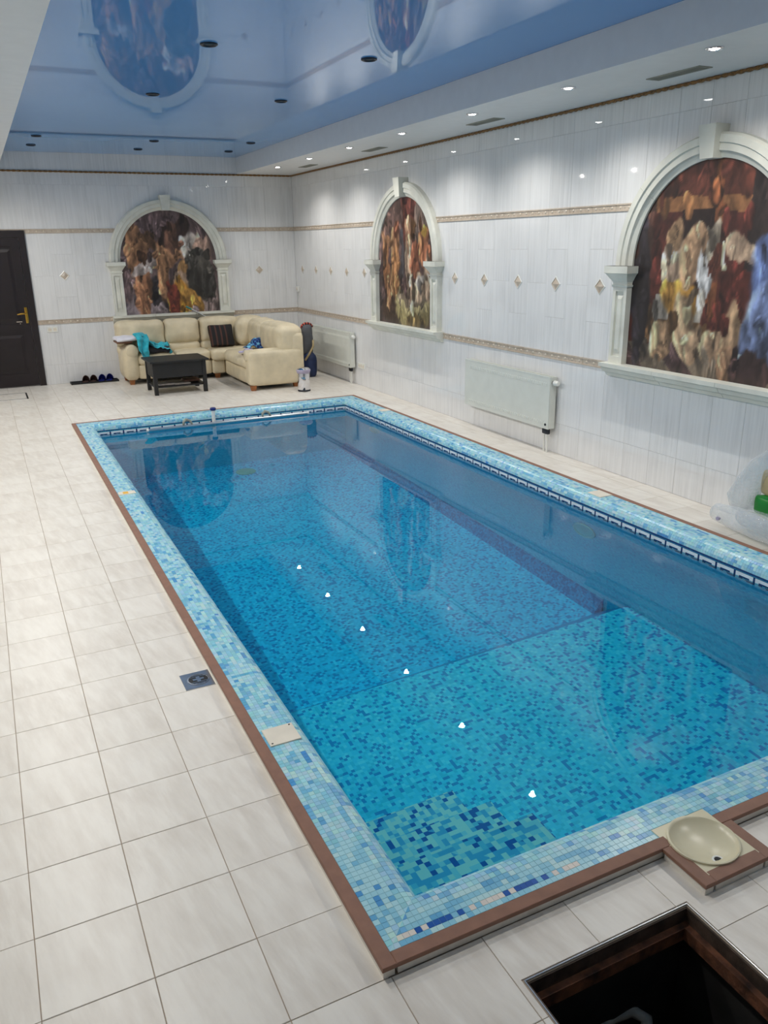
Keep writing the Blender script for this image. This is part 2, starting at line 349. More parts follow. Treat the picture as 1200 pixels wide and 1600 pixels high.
# ---- walls.  local wall coordinates: u along the wall (to the viewer's right), v up, w out of the wall
def wall_fn(side):
    if side == 'back': return lambda p: (p[0], YB-p[2], p[1])
    if side == 'right': return lambda p: (XW-p[2], -p[0], p[1])
FB, FR = wall_fn('back'), wall_fn('right')
M1, M2, M3 = 2.725, -9.22, -4.465                   # mural centres in wall coordinates (u)
MUR_HW, MUR_SP, MUR_B = .742, 1.757, .968           # half width, springing height, bottom of each picture
Z_B1, Z_B2 = (.893, .957), (2.178, 2.236)           # the two border bands
def inside_mural(u0, u1, v0, v1, ms):
    for c in ms:
        ok = True
        for u in (u0, u1):
            for v in (v0, v1):
                d = abs(u-c)
                if d > MUR_HW+.02 or v < MUR_B-.04: ok = False
                elif v > MUR_SP and math.hypot(d, v-MUR_SP) > MUR_HW+.04: ok = False
        if ok: return True
    return False
def tiled_wall(name, fn, u0, u1, ref, first_b, murals, label, holes=(), u_vis=(-99, 99)):
    base = MB(fn=fn); base.box(u0, u1, -.05, ZC+.1, -.12, -.004)
    wall = base.build(name, M['wall_grout']); tag(wall, label, 'wall', kind='structure')
    proto = {}
    g = .0006
    def tile(a, b, c, d):
        for h in holes:
            if a >= h[0] and b <= h[1] and c >= h[2] and d <= h[3]: return
        rs = [(a, b, c, d)]
        for h in holes: rs = rect_sub(rs, h)
        if not rs or inside_mural(a, b, c, d, murals): return
        mid = fn(((a+b)/2, (c+d)/2, 0))
        if rs == [(a, b, c, d)]:
            key = (round(b-a, 4), round(d-c, 4))
            if key not in proto:
                q = MB((0, 0, 0), lambda p: (np.array(fn(p))-np.array(fn((0, 0, 0)))))
                w2, h2 = (b-a)/2-g, (d-c)/2-g
                B = [(-w2, -h2, -.006), (w2, -h2, -.006), (w2, h2, -.006), (-w2, h2, -.006)]; K = [(x, y, -.0012) for x, y, _ in B]
                Tt = [(x-math.copysign(.0012, x), y-math.copysign(.0012, y), 0) for x, y, _ in B]
                q.hexa(B, K, skip=(0, 1)); q.hexa(K, Tt, skip=(0,)); proto[key] = q.mesh('wall_tile', M['wall_tile'])
            inst('wall_tile', proto[key], mid, wall)
        else:
            q = MB(mid, fn)
            for r in rs: q.box(r[0]+g, r[1]-g, r[2]+g, r[3]-g, -.006, 0)
            q.build('wall_tile', M['wall_tile'], wall)
    bt = None
    k0 = math.floor((u0-ref)/T); k1 = math.ceil((u1-ref)/T)
    for k in range(k0, k1):
        a, b = max(u0, ref+k*T), min(u1, ref+(k+1)*T)
        if b-a < .01: continue
        diam = (k+first_b) % 2 == 0
        rows = [0, .293, Z_B1[0]]
        rows2 = [Z_B1[1], 1.277, 1.884, Z_B2[0]] if diam else [Z_B1[1], 1.581, Z_B2[0]]
        rows3 = [Z_B2[1], 2.836, ZS+.25] if True else []
        for rr in (rows, rows2, rows3):
            for c, d in zip(rr, rr[1:]): tile(a, b, c, d)
        for (c, d) in (Z_B1, Z_B2):
            if inside_mural(a, b, c, d, murals) or any(a >= h[0] and b <= h[1] and c >= h[2] and d <= h[3] for h in holes): continue
            key = ('b', round(b-a, 4), round(d-c, 4))
            if key not in proto:
                q = MB((0, 0, 0), lambda p: (np.array(fn(p))-np.array(fn((0, 0, 0)))))
                w2, h2 = (b-a)/2-.001, (d-c)/2
                q.box(-w2, w2, -h2, h2, -.006, .003)
                for s0 in (-1, 1): q.box(-w2, w2, s0*h2-(.010 if s0 > 0 else 0), s0*h2+(0 if s0 > 0 else .010), .003, .009)
                for e in (-.1, 0, .1):
                    if abs(e) < w2-.03:
                        q.lathe([(.012, .003), (.010, .006), (.005, .009), (.0, .0095)], (e, 0, 0), 8, m=1)
                        for e2 in (-.05, .05):
                            if abs(e+e2) < w2-.02: q.lathe([(.005, .003), (.003, .005), (0, .0055)], (e+e2, -.004, 0), 6, m=1)
                proto[key] = q.mesh('border_tile', [M['border'], M['bead']])
            inst('border_tile', proto[key], fn(((a+b)/2, (c+d)/2, 0)), wall)
    # diamond insets on the diamond columns
    q = MB((0, 0, 0), lambda p: (np.array(fn(p))-np.array(fn((0, 0, 0)))))
    R1, R2 = .074, .060
    o4 = [q.pt((x*R1, y*R1, .001)) for x, y in ((0, -1), (1, 0), (0, 1), (-1, 0))]; i4 = [q.pt((x*R2, y*R2, .006)) for x, y in ((0, -1), (1, 0), (0, 1), (-1, 0))]
    j4 = [q.pt((x*.05, y*.05, .002)) for x, y in ((0, -1), (1, 0), (0, 1), (-1, 0))]; ap = q.pt((0, 0, .014))
    for e in range(4):
        f = (e+1) % 4
        q.face((o4[e], o4[f], i4[f], i4[e]), 0); q.face((i4[e], i4[f], j4[f], j4[e]), 1); q.face((j4[e], j4[f], ap), 1)
    dm = q.mesh('diamond_inset', [M['white_plastic'], M['border']])
    return wall, dm
# right wall: diamonds sit in the middle of every second tile column
ref_r = -float(on_x((868.5, 443.5), XW)[1])-T/2
wall_right, dm_r = tiled_wall('wall_right', FR, -YB, -YN, ref_r, 0, (M2, M3), 'white streaked tile wall with two arched murals and radiators')
for p in ((473, 420), (494, 421), (517, 422.5), (542, 423.5), (569.5, 425.5), (711, 435), (757, 437), (809.5, 440), (868.5, 443.5), (937.5, 447.5)):
    P = on_x(p, XW); inst('diamond_inset', dm_r, (XW, P[1], 1.581), wall_right)
DOOR_R = float(on_y((73, 600), YB)[0]); DOOR_L = DOOR_R-1.02; DOOR_T = float(on_y((38, 360), YB)[2])
dx = float(on_y((405, 420.5), YB)[0])
wall_back, dm_b = tiled_wall('wall_back', FB, XL, XW, dx-T/2, 0, (M1,), 'white streaked tile back wall behind the sofa with an arched mural', holes=((DOOR_L, DOOR_R, -.1, DOOR_T),))
for p in ((101, 431), (405, 420.5)):
    P = on_y(p, YB); inst('diamond_inset', dm_b, (P[0], YB, 1.581), wall_back)
mb = MB(); mb.box(XL-.12, XL, YN, YB, -.05, ZC+.1); tag(mb.build('wall_left', M['wall_tile']), 'white tiled left wall outside the picture', 'wall', kind='structure')
mb = MB(); mb.box(XL-.12, XW+.12, YN-.12, YN, -.05, ZC+.1); tag(mb.build('wall_front', M['wall_tile']), 'white tiled wall behind the viewpoint', 'wall', kind='structure')
# ceiling: glossy blue stretch film between two white bulkheads
mb = MB(); mb.box(XL-.1, XW+.1, YN-.1, YB+.1, ZC, ZC+.08)
ceiling = mb.build('ceiling', M['ceiling']); tag(ceiling, 'glossy sky blue stretch ceiling', 'ceiling', kind='structure')
mb = MB(); mb.box(BXR, XW, YN, YB, ZS, ZC-.001); mb.build('bulkhead', M['white'], ceiling)
mb = MB(); mb.box(XL, BXL, YN, YB, ZS, ZC-.001); mb.build('bulkhead', M['white'], ceiling)
def rope(a, b):
    mb = MB(); a, b = Vector(a), Vector(b); L = (b-a).length; t = (b-a).normalized(); up = Vector((0, 0, 1)); sd = t.cross(up); n = int(L/.012)
    for ph in (0, math.pi):                                   # two twisted strands
        pts = [a+t*(L*k/n)+(up*math.sin(ph+k*.55)+sd*math.cos(ph+k*.55))*.006 for k in range(n+1)]
        mb.tube(pts, .0085, 5)
    return mb
tag(rope((XW-.012, YN, ZS-.012), (XW-.012, YB, ZS-.012)).build('trim_1', M['rope'], smooth=True), 'golden brown twisted rope trim along the top of right wall', 'trim', kind='structure')
tag(rope((XL, YB-.012, ZS-.012), (XW-.03, YB-.012, ZS-.012)).build('trim_2', M['rope'], smooth=True), 'golden brown twisted rope trim along the top of back wall', 'trim', kind='structure')

# ---- door in the back wall
dr = MB((DOOR_L, YB, 0)); cs = .09
dr.box(DOOR_L, DOOR_L+cs, YB-.03, YB+.004, 0, DOOR_T); dr.box(DOOR_R-cs, DOOR_R, YB-.03, YB+.004, 0, DOOR_T); dr.box(DOOR_L, DOOR_R, YB-.031, YB+.004, DOOR_T-cs, DOOR_T)
door = dr.build('door_1', M['door']); tag(door, 'dark brown wooden door with brass lever handle', 'door', kind='structure')
x0, x1, z1 = DOOR_L+cs+.004, DOOR_R-cs-.004, DOOR_T-cs-.004
q = MB((DOOR_L, YB, 0)); q.box(x0, x1, YB-.008, YB+.003, .012, z1); leaf = q.build('door_leaf', M['door'], door)
q = MB((DOOR_L, YB, 0))
for (a, b, c, d) in ((x0, x0+.11, .012, z1), (x1-.11, x1, .012, z1), (x0+.11, x1-.11, .012, .20), (x0+.11, x1-.11, .80, .92), (x0+.11, x1-.11, z1-.12, z1)): q.box(a, b, YB-.018, YB-.008, c, d)
q.build('door_rail_frame', M['door'], leaf)
for (c, d) in ((.24, .76), (.96, z1-.16)):
    q = MB((DOOR_L, YB, 0)); q.hexa([(x0+.13, YB-.008, c), (x1-.13, YB-.008, c), (x1-.13, YB-.008, d), (x0+.13, YB-.008, d)], [(x0+.17, YB-.015, c+.04), (x1-.17, YB-.015, c+.04), (x1-.17, YB-.015, d-.04), (x0+.17, YB-.015, d-.04)]); q.build('door_panel', M['door'], leaf)
hx = float(on_y((41, 490), YB)[0]); hz = float(on_y((38, 491), YB)[2])
q = MB((hx, YB-.018, hz)); q.rbox(hx-.02, hx+.02, YB-.028, YB-.017, hz-.13, hz+.10, .008, 4); q.tube([(hx, YB-.02, hz+.01), (hx, YB-.07, hz+.01)], .010, 10); q.tube([(hx, YB-.066, hz+.01), (hx-.04, YB-.07, hz+.014), (hx-.09, YB-.068, hz+.008), (hx-.125, YB-.066, hz+.002)], [.011, .012, .010, .008], 10); q.lathe([(.012, 0), (.012, -.014)], (hx, YB-.028, hz-.09), 10, 'y')
tag(q.build('door_handle', M['brass'], door, smooth=35.0), 'brass lever handle')

# ================================================================ POOL
PC = ((PX0+PX1)/2, (PY0+PY1)/2, 0)
pool = thing('swimming_pool', PC, 'long rectangular indoor swimming pool lined with blue mosaic and brown edging', 'swimming pool')
# -- kerb: brown strip on a pale tiled upstand, with the jog around the basin
def kerb(x0, x1, y0, y1):
    q = MB(PC); q.cham(x0, x1, y0, y1, HC-.012, HC+.002, .002, 0); q.build('kerb_strip', M['brown'], pool)
    q = MB(PC); q.box(x0+.005, x1-.005, y0+.005, y1-.005, 0, HC-.012, skip=(0, 1)); q.build('kerb_upstand', M['floor_tile'], pool)
kerb(PX0, PX0+KW, PY0, PY1); kerb(PX1-KW, PX1, PY0, PY1); kerb(PX0+KW, PX1-KW, PY1-KW, PY1)
kerb(PX0+KW, NOTCH[0]+KW, PY0, PY0+KW); kerb(NOTCH[1]-KW, PX1-KW, PY0, PY0+KW)
kerb(NOTCH[0], NOTCH[0]+KW, NOTCH[2], PY0); kerb(NOTCH[1]-KW, NOTCH[1], NOTCH[2], PY0); kerb(NOTCH[0]+KW, NOTCH[1]-KW, NOTCH[2], NOTCH[2]+KW)
# -- coping: flat strip rolling over a rounded nose, tesserae laid in rings
FLAT, RN, P_ = .119, .070, .0208
def prof(s):
    if s <= FLAT: return s, HC, (0, 1)
    a = min((s-FLAT)/RN, math.pi/2); e = max(0, s-FLAT-RN*math.pi/2)
    return FLAT+RN*math.sin(a), HC-RN+RN*math.cos(a)-e, (math.sin(a), math.cos(a))
S_END = FLAT+RN*math.pi/2
def ring_sides(o):
    a, b, c, d = PX0+KW+o, PX1-KW-o, PY0+KW+o, PY1-KW-o
    return {'left': (c, d, lambda t, z: (a, t, z)), 'right': (c, d, lambda t, z: (b, t, z)), 'near': (a, b, lambda t, z: (t, c, z)), 'far': (a, b, lambda t, z: (t, d, z))}
NRM = {'left': (1, 0), 'right': (-1, 0), 'near': (0, 1), 'far': (0, -1)}
grt = MB(PC); ss = [0, .041, FLAT]+[FLAT+RN*math.pi/2*k/5 for k in range(1, 6)]+[S_END+.02]
for s0, s1 in zip(ss, ss[1:]):
    A, B = prof(s0), prof(s1); ra, rb = ring_sides(A[0]-.0012), ring_sides(B[0]-.0012)
    for sd in ra:
        l0, h0, f0 = ra[sd]; l1, h1, f1 = rb[sd]
        runs = [(l0, h0, l1, h1)]
        if sd == 'near' and s0 == 0: runs = [(l0, 1.792, l1, 1.792), (2.022, h0, 2.022, h1)]          # gap for the bowl
        for (a0, b0, a1, b1) in runs: grt.poly([f0(a0, A[1]-.0012), f0(b0, A[1]-.0012), f1(b1, B[1]-.0012), f1(a1, B[1]-.0012)])
tag(grt.build('coping_grout_bed', M['mosaic_grout'], pool))
PAL = [(158, 208, 222), (170, 214, 224), (142, 198, 218), (122, 184, 214), (102, 168, 208), (182, 218, 222), (84, 150, 204)]
PWT = [26, 24, 20, 12, 7, 10, 2]
rnd = random.Random(3)
tess = []
nrow = int(round(S_END/P_)); ps = S_END/nrow; gp = .0006
for r in range(nrow+1):
    last = r == nrow
    s0, s1 = r*ps+gp, (r+1)*ps-gp if not last else r*ps+.0145
    A, B = prof(s0), prof(s1); ra, rb = ring_sides(A[0]), ring_sides(B[0])
    for sd in ra:
        l0, h0, f0 = ra[sd]; l1, h1, f1 = rb[sd]; lo, hi = min(l0, l1), max(h0, h1); mid = (lo+hi)/2; n = int((hi-lo)/2/ps)+1
        dk = None
        for k in range(-n, n):
            a, b = mid+k*ps+gp, mid+(k+1)*ps-gp
            a0, b0, a1, b1 = max(a, l0), min(b, h0), max(a, l1), min(b, h1)
            if b0-a0 < .002 and b1-a1 < .002: continue
            if sd == 'near' and r < 2 and 1.790 < (a+b)/2 < 2.024: continue
            b0, b1 = max(b0, a0), max(b1, a1)
            if dk is not None and rnd.random() < .38: col = dk
            else: col = rnd.choices(PAL, PWT)[0]
            dk = col
            if last: col = (30, 60, 116)
            if sd == 'near' and r == 1 and .80 < a < 1.46:
                col = [(40, 88, 166), (216, 208, 200), (44, 92, 170), (222, 214, 204), (130, 190, 216)][(k*7+k//3) % 5]
            j = tuple(min(255, c*(1+rnd.uniform(-.035, .035))) for c in col)
            whole = A[2] == (0, 1) and B[2] == (0, 1) and a0 == a1 and b0 == b1 and b0-a0 > .95*(ps-2*gp)
            tess.append((sd, f0(a0, A[1]), f0(b0, A[1]), f1(b1, B[1]), f1(a1, B[1]), A[2], B[2], j, col, whole))
def near_key(t): return depth(t[1])
wholes = sorted([t for t in tess if t[9] and (lambda p: -20 < p[0] < 1220 and p[1] < 1640)(to_px(t[1]))], key=near_key)[:300]
chosen = set(id(t) for t in wholes)
tile_me = {}
for t in wholes:
    c = tuple((np.array(t[1])+np.array(t[3]))/2)
    if t[8] not in tile_me:
        q = MB(); h = (ps-2*gp)/2; q.cham(-h, h, -h, h, -.0012, .0006, .0002); q.c = [t[8]]*len(q.f); tile_me[t[8]] = q.mesh('mosaic_tile', M['mosaic'])
    inst('mosaic_tile', tile_me[t[8]], c, pool)
q = MB(PC)
for t in tess:
    if id(t) in chosen: continue
    sd, p0, p1, p2, p3, na, nb, col = t[:8]; nx, ny = NRM[sd]
    def mv(p, n, d): return (p[0]+nx*n[0]*d, p[1]+ny*n[0]*d, p[2]+n[1]*d)
    top = [mv(p0, na, .0006), mv(p1, na, .0006), mv(p2, nb, .0006), mv(p3, nb, .0006)]; bot = [mv(p0, na, -.0012), mv(p1, na, -.0012), mv(p2, nb, -.0012), mv(p3, nb, -.0012)]
    I = [q.pt(p) for p in top]; J = [q.pt(p) for p in bot]; q.face(I, 0, col)
    for e in range(4): q.face((I[e], I[(e+1) % 4], J[(e+1) % 4], J[e]), 0, col)
tag(q.build('coping_mosaic', M['mosaic'], pool), kind='stuff')
# -- greek key tiles at the water line (right and far walls)
KT, KB = HC-RN-.0165, HC-RN-.0165-.080
def key_mesh(P, fn):
    q = MB(fn=fn); h = KT-KB
    q.box(-P/2, P/2, -h, 0, -.006, .0015, 0)
    w_ = lambda a, b, c, d: q.box(-P/2+a*P, -P/2+b*P, -h*d, -h*c, .0015, .0027, 1)
    w_(.09, .98, .04, .30); w_(.09, .27, .30, .97); w_(.80, .98, .30, .62); w_(.46, .80, .50, .62); w_(.27, .66, .82, .97); w_(.46, .60, .62, .72)
    return q.mesh('key_tile', [M['keynavy'], M['keywhite']])
nR = 52; pR = (IY1-IY0)/nR; meR = key_mesh(pR, lambda p: (-p[2], -p[0], p[1]))
for k in range(nR): inst('key_tile', meR, (IX1, IY0+(k+.5)*pR, KT), pool)
nF = 21; pF = (IX1-IX0)/nF; meF = key_mesh(pF, lambda p: (p[0], -p[2], p[1]))
for k in range(nF): inst('key_tile', meF, (IX0+(k+.5)*pF, IY1, KT), pool)
# -- basin shell
ZSH, ZD0, ZD1, YS0, YS1 = -1.50, -1.84, -2.06, 4.19, 4.46
def wallp(pts, mat, name='pool_wall'):
    q = MB(PC); q.poly(pts); return q.build(name, mat, pool)
prof_y = [(IY0, ZSH), (YS0, ZSH), (YS1, ZD0), (IY1, ZD1)]
ZT = HC-RN-.012
for x, m_ in ((IX0, 'poolwall'), (IX1, 'poolwall')):
    wallp([(x, IY0, ZT), (x, IY1, ZT)]+[(x, y, z) for y, z in prof_y[::-1]], M[m_])
wallp([(IX0, IY0, ZT), (IX1, IY0, ZT), (IX1, IY0, ZSH), (IX0, IY0, ZSH)], M['poolwall'])
wallp([(IX0, IY1, ZT), (IX1, IY1, ZT), (IX1, IY1, ZD1), (IX0, IY1, ZD1)], M['poolwall'])
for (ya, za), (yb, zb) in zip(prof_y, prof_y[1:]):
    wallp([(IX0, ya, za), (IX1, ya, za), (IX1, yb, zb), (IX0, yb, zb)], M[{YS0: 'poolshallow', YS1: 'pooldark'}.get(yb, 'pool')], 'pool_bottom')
# darker mosaic skirting at the foot of the deep end's right wall, standing slightly proud
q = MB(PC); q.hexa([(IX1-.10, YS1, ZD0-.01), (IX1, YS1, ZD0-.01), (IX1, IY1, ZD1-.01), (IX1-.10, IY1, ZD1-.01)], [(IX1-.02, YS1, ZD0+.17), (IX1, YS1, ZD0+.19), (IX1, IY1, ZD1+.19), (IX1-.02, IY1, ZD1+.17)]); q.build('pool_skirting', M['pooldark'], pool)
for k, (yk, zk) in enumerate(((2.17, -.35), (2.47, -.62), (2.80, -.92), (3.12, -1.21))):
    y0 = IY0 if k == 0 else (2.17, 2.47, 2.80)[k-1]
    q = MB(PC); q.box(IX0, 1.69, y0, yk, ZSH, zk, skip=(0,)); q.build('pool_step', M['poolstep' if k < 3 else 'poolshallow'], pool)
for y in (4.74, 8.66):
    q = MB(PC); q.lathe([(.135, 0), (.135, -.012), (.118, -.02), (.105, -.012), (.1, -.008), (.06, -.016), (.0, -.018)], (IX1, y, -.55), 28, 'x'); q.build('pool_lamp', M['white_plastic'], pool, smooth=40.0)
q = MB(PC); q.lathe([(.12, 0), (.12, .012), (.10, .02), (.0, .022)], (2.57, 9.18, ZD1+.018), 24); q.build('bottom_drain', M['drain_cover'], pool, smooth=40.0)
# -- water
q = MB(PC); q.poly([(IX0-.001, IY0-.001, ZW), (IX1+.001, IY0-.001, ZW), (IX1+.001, IY1+.001, ZW), (IX0-.001, IY1+.001, ZW)])
water = q.build('pool_water', M['water'], smooth=True); tag(water, 'still clear blue water filling the mosaic swimming pool', 'water')
water.cycles.is_caustics_caster = True
for o in pool.children:
    if o.type == 'MESH' and o.name.split('.')[0] in ('pool_wall', 'pool_bottom', 'pool_step', 'pool_skirting', 'pool_lamp', 'bottom_drain', 'key_tile'): o.cycles.is_caustics_receiver = True

# ---- basin (cream plastic overflow bowl) in the jog of the kerb
BX, BY = 1.905, 1.522
bs = thing('overflow_bowl', (BX, BY, HC), 'cream plastic oval bowl with drain hole set into the near pool edge', 'bowl')
c4 = [(1.800, 1.416), (2.027, 1.416), (2.027, 1.640), (1.787, 1.640)]
q = MB((BX, BY, HC)); N = 48; rx, ry = .113, .112
def ell(k, s=1.0, sy=None): a = 2*math.pi*k/N; return (BX+rx*s*math.cos(a), BY+ry*(sy or s)*math.sin(a))
def onrect(k):
    a = 2*math.pi*k/N; dx_, dy_ = math.cos(a), math.sin(a); t_ = 1e9
    for (lim, d, o) in ((2.027, dx_, BX), (1.787, dx_, BX), (1.640, dy_, BY), (1.400, dy_, BY)):
        if abs(d) > 1e-6 and (lim-o)/d > 0: t_ = min(t_, (lim-o)/d)
    return BX+dx_*t_, BY+dy_*t_
ro = [q.pt((*onrect(k), HC+.0016)) for k in range(N)]; rl = [q.pt((*onrect(k), HC-.004)) for k in range(N)]; ri = [q.pt((*ell(k), HC+.0016)) for k in range(N)]
for k in range(N):
    n = (k+1) % N; q.face((ro[k], ro[n], ri[n], ri[k])); q.face((rl[k], rl[n], ro[n], ro[k]))
q.build('rim_plate', M['cream_plastic'], bs)
q = MB((BX, BY, HC)); rings = []
for s, z in ((1.05, .0016), (1.045, .008), (.99, .009), (.95, .004), (.85, -.006), (.65, -.016), (.4, -.022), (.15, -.025), (.01, -.025)):
    rings.append([q.pt((ell(k, s)[0], ell(k, s)[1]-(1-s)*.03, HC+z)) for k in range(N)])
for A, B in zip(rings, rings[1:]):
    for k in range(N): q.face((A[k], A[(k+1) % N], B[(k+1) % N], B[k]))
q.build('bowl', M['cream_plastic'], bs, smooth=50.0)
q = MB((BX, BY, HC)); q.lathe([(.020, 0), (.019, .003), (.013, .003), (.0125, -.001)], (1.901, 1.452, HC-.0215), 20); q.build('drain_ring', M['white_plastic'], bs, smooth=40.0)
q = MB((BX, BY, HC)); q.lathe([(.0125, 0), (.0, .0004)], (1.901, 1.452, HC-.0192), 16); q.build('drain_hole', M['drainhole'], bs)

# ---- plates on the coping
def plate(x0, x1, y0, y1, label, marks=None):
    c = ((x0+x1)/2, (y0+y1)/2, HC+.0006); o = thing('coping_plate', c, label, 'cover plate', 'cover plates on the pool coping')
    q = MB(c); q.cham(x0, x1, y0, y1, HC+.0006, HC+.006, .0015); q.build('lid', M['plate'], o)
    if marks == 'screw':
        for (sx, sy) in ((x0+.012, y0+.014), (x1-.014, y1-.012)):
            q = MB(c); q.lathe([(.0045, 0), (.0035, .001), (0, .0012)], (sx, sy, HC+.006), 10); q.build('screw', M['darkmetal'], o)
    if marks == 'yellow':
        q = MB(c); w_ = x1-x0; q.box(x0+.27*w_, x0+.58*w_, y0+.008, y1-.012, HC+.006, HC+.0066); q.build('yellow_sticker', M['yellow'], o)
plate(.775, .907, 2.700, 2.826, 'square cream cover plate with two screws on the left pool coping', 'screw')
plate(.770, .905, 6.590, 6.672, 'narrow cream plate with a yellow sticker on the left pool coping', 'yellow')
plate(4.135, 4.254, 4.662, 4.815, 'cream cover plate on the right pool coping below the nearer radiator')
plate(4.130, 4.250, 8.590, 8.690, 'small cream cover plate on the right pool coping near the far corner')

# ---- stainless floor drain beside the left kerb
c = (.652, 3.436, 0)
o = thing('floor_drain', c, 'square stainless floor drain with round slotted grate beside the pool kerb', 'drain')
q = MB(c); q.cham(.580, .719, 3.362, 3.513, 0.0003, .003, .001); q.build('frame_plate', M['metal'], o)
q = MB(c); q.lathe([(.052, 0), (.052, .0025), (.047, .003), (.046, .0012), (.0, .0012)], (.655, 3.436, .003), 28); q.build('grate_ring', M['metal'], o, smooth=40.0)
q = MB(c); q.lathe([(.0455, 0), (0, .0003)], (.655, 3.436, .0042), 24); q.build('grate_shadow', M['drainhole'], o)
q = MB(c); q.box(.629, .681, 3.428, 3.444, .0045, .0062); q.box(.647, .663, 3.410, 3.462, .0045, .0061)
for k in (-3, -2, 2, 3):
    hw = math.sqrt(.044**2-(k*.0125)**2); q.box(.655-hw, .655+hw, 3.436+k*.0125-.002, 3.436+k*.0125+.002, .0045, .0058)
q.build('grate_cross', M['metal'], o)

# ---- open service hatch in the near floor
hx0, hx1, hy0, hy1 = HATCH
c = ((hx0+hx1)/2, (hy0+hy1)/2, 0)
o = thing('service_hatch', c, 'open square floor hatch with metal rim showing dark pit and pipes', 'floor hatch')
def ring_part(name, x0, x1, y0, y1, wd, z0, z1, mat, par):
    q = MB(c); q.box(x0, x0+wd, y0, y1, z0, z1); q.box(x1-wd, x1, y0, y1, z0, z1); q.box(x0+wd, x1-wd, y0, y0+wd, z0, z1); q.box(x0+wd, x1-wd, y1-wd, y1, z0, z1); return q.build(name, mat, par)
ring_part('metal_rim', hx0-.006, hx1+.006, hy0-.006, hy1+.006, .003, -.03, .0015, M['alu'], o)
ring_part('hatch_frame', hx0-.003, hx1+.003, hy0-.003, hy1+.003, .008, -.055, -.006, M['hatchsteel'], o)
ring_part('rusty_ledge', hx0-.003, hx1+.003, hy0-.003, hy1+.003, .030, -.10, -.055, M['rust'], o)
ring_part('pit_wall', hx0-.09, hx1+.09, hy0-.09, hy1+.09, .08, -1.15, -.10, M['concrete'], o)
q = MB(c); q.box(hx0-.02, hx1+.02, hy0-.02, hy1+.02, -1.2, -1.14); q.build('pit_floor', M['concrete'], o)
def hp(u, v, z): return tuple(on_z((u, v), z))
for pts, r in (([hp(820, 1640, -.34), hp(960, 1563, -.34), hp(1050, 1522, -.34), hp(1056, 1526, -.38), hp(1048, 1560, -.52), hp(1040, 1600, -1.1)], .013),
               ([hp(860, 1650, -.38), hp(940, 1588, -.38), hp(1005, 1553, -.38), hp(1020, 1556, -.42), hp(1012, 1600, -.6), hp(1008, 1620, -1.1)], .017),
               ([hp(930, 1620, -.36), hp(952, 1590, -.36), hp(985, 1578, -.36), hp(1010, 1592, -.38), hp(1012, 1630, -.42), hp(1012, 1700, -1.1)], .021)):
    q = MB(c); q.tube(pts, r, 12); q.build('pipe', M['pipe'], o, smooth=50.0)

# ---- floor channel by the door (far left)
c = (.10, 12.33, 0)
o = thing('floor_access_cover', c, 'square tiled floor cover with shiny metal edges in front of the door', 'floor cover')
q = MB(c); q.box(-.26, .355, 12.10, 12.58, .0003, .003); q.build('tile_lid', M['floor_tile'], o)
for (a, b, e, f) in ((-.27, .372, 12.585, 12.605), (-.27, .372, 12.07, 12.09)):
    q = MB(c); q.box(a, b, e, f, 0.0003, .006); q.build('metal_edge', M['chrome'], o)
q = MB(c); q.box(.365, .385, 12.07, 12.60, .0003, .005); q.build('side_gap', M['drainhole'], o)

# ================================================================ MURALS in stone arches
def paint(bg, blobs, seed):
    rr = random.Random(int(seed*10)); fine = []
    for _ in range(150):                            # smaller touches of paint, toned from the large patches they fall on
        u0, v0 = rr.uniform(-1, 1), rr.uniform(0, 1); base = list(bg(u0, v0)); k0 = rr.uniform(.5, 1.5)
        for (cx, cy, a, b, ang, col, sh) in blobs:
            if ((u0-cx)/a)**2+((v0-cy)/b)**2 < 1: base = col
        fine.append((u0, v0, rr.uniform(.02, .09), rr.uniform(.015, .07), rr.uniform(-1.5, 1.5), tuple(min(250, c*k0) for c in base), .4))
    blobs = list(blobs)+fine
    def f(u, v):                                    # u -1..1, v 0..1 from the foot of the picture
        wv = noise.noise_vector(Vector((u*3+seed, v*4, seed)))*.05+noise.noise_vector(Vector((u*8+seed, v*10, 3)))*.035+noise.noise_vector(Vector((u*21+seed, v*26, 7)))*.012
        U, V = u+wv.x, v+wv.y; c = np.array(bg(u+wv.x*.15, v+wv.y*.15), float)
        for (cx, cy, a, b, ang, col, sh) in blobs:
            dx_, dy_ = (U-cx), (V-cy)*2.05*.5*2/2
            ca, sa = math.cos(ang), math.sin(ang); x = (dx_*ca+dy_*sa)/a; y = (-dx_*sa+dy_*ca)/b
            r = x*x+y*y
            if r < 1.25:
                k = min(1, max(0, (1.25-r)/.45)); k = k*k*(3-2*k)
                lit = (1+sh*(-x*.55+y*.35))*(1+.26*math.sin(x*5.5+4.*noise.noise(Vector((U*4, V*5, cx*9+seed))))*min(1, sh*2))
                c = c*(1-k)+np.clip(np.array(col)*lit, 0, 255)*k
        n = 1+.34*noise.noise(Vector((U*9+2*V, V*7, seed)))+.26*noise.noise(Vector((U*22, V*18, seed)))+.16*noise.noise(Vector((U*52, V*50, seed)))
        g_ = c.mean(); return tuple(np.clip((c*.84+g_*.16)*n*.84, 4, 250))
    return f
FL, FD, FP = (196, 138, 96), (150, 92, 62), (214, 178, 148)
def bg1(u, v): return (142-26*v, 116-24*v, 116-22*v) if v > .14 else (150, 130, 136)
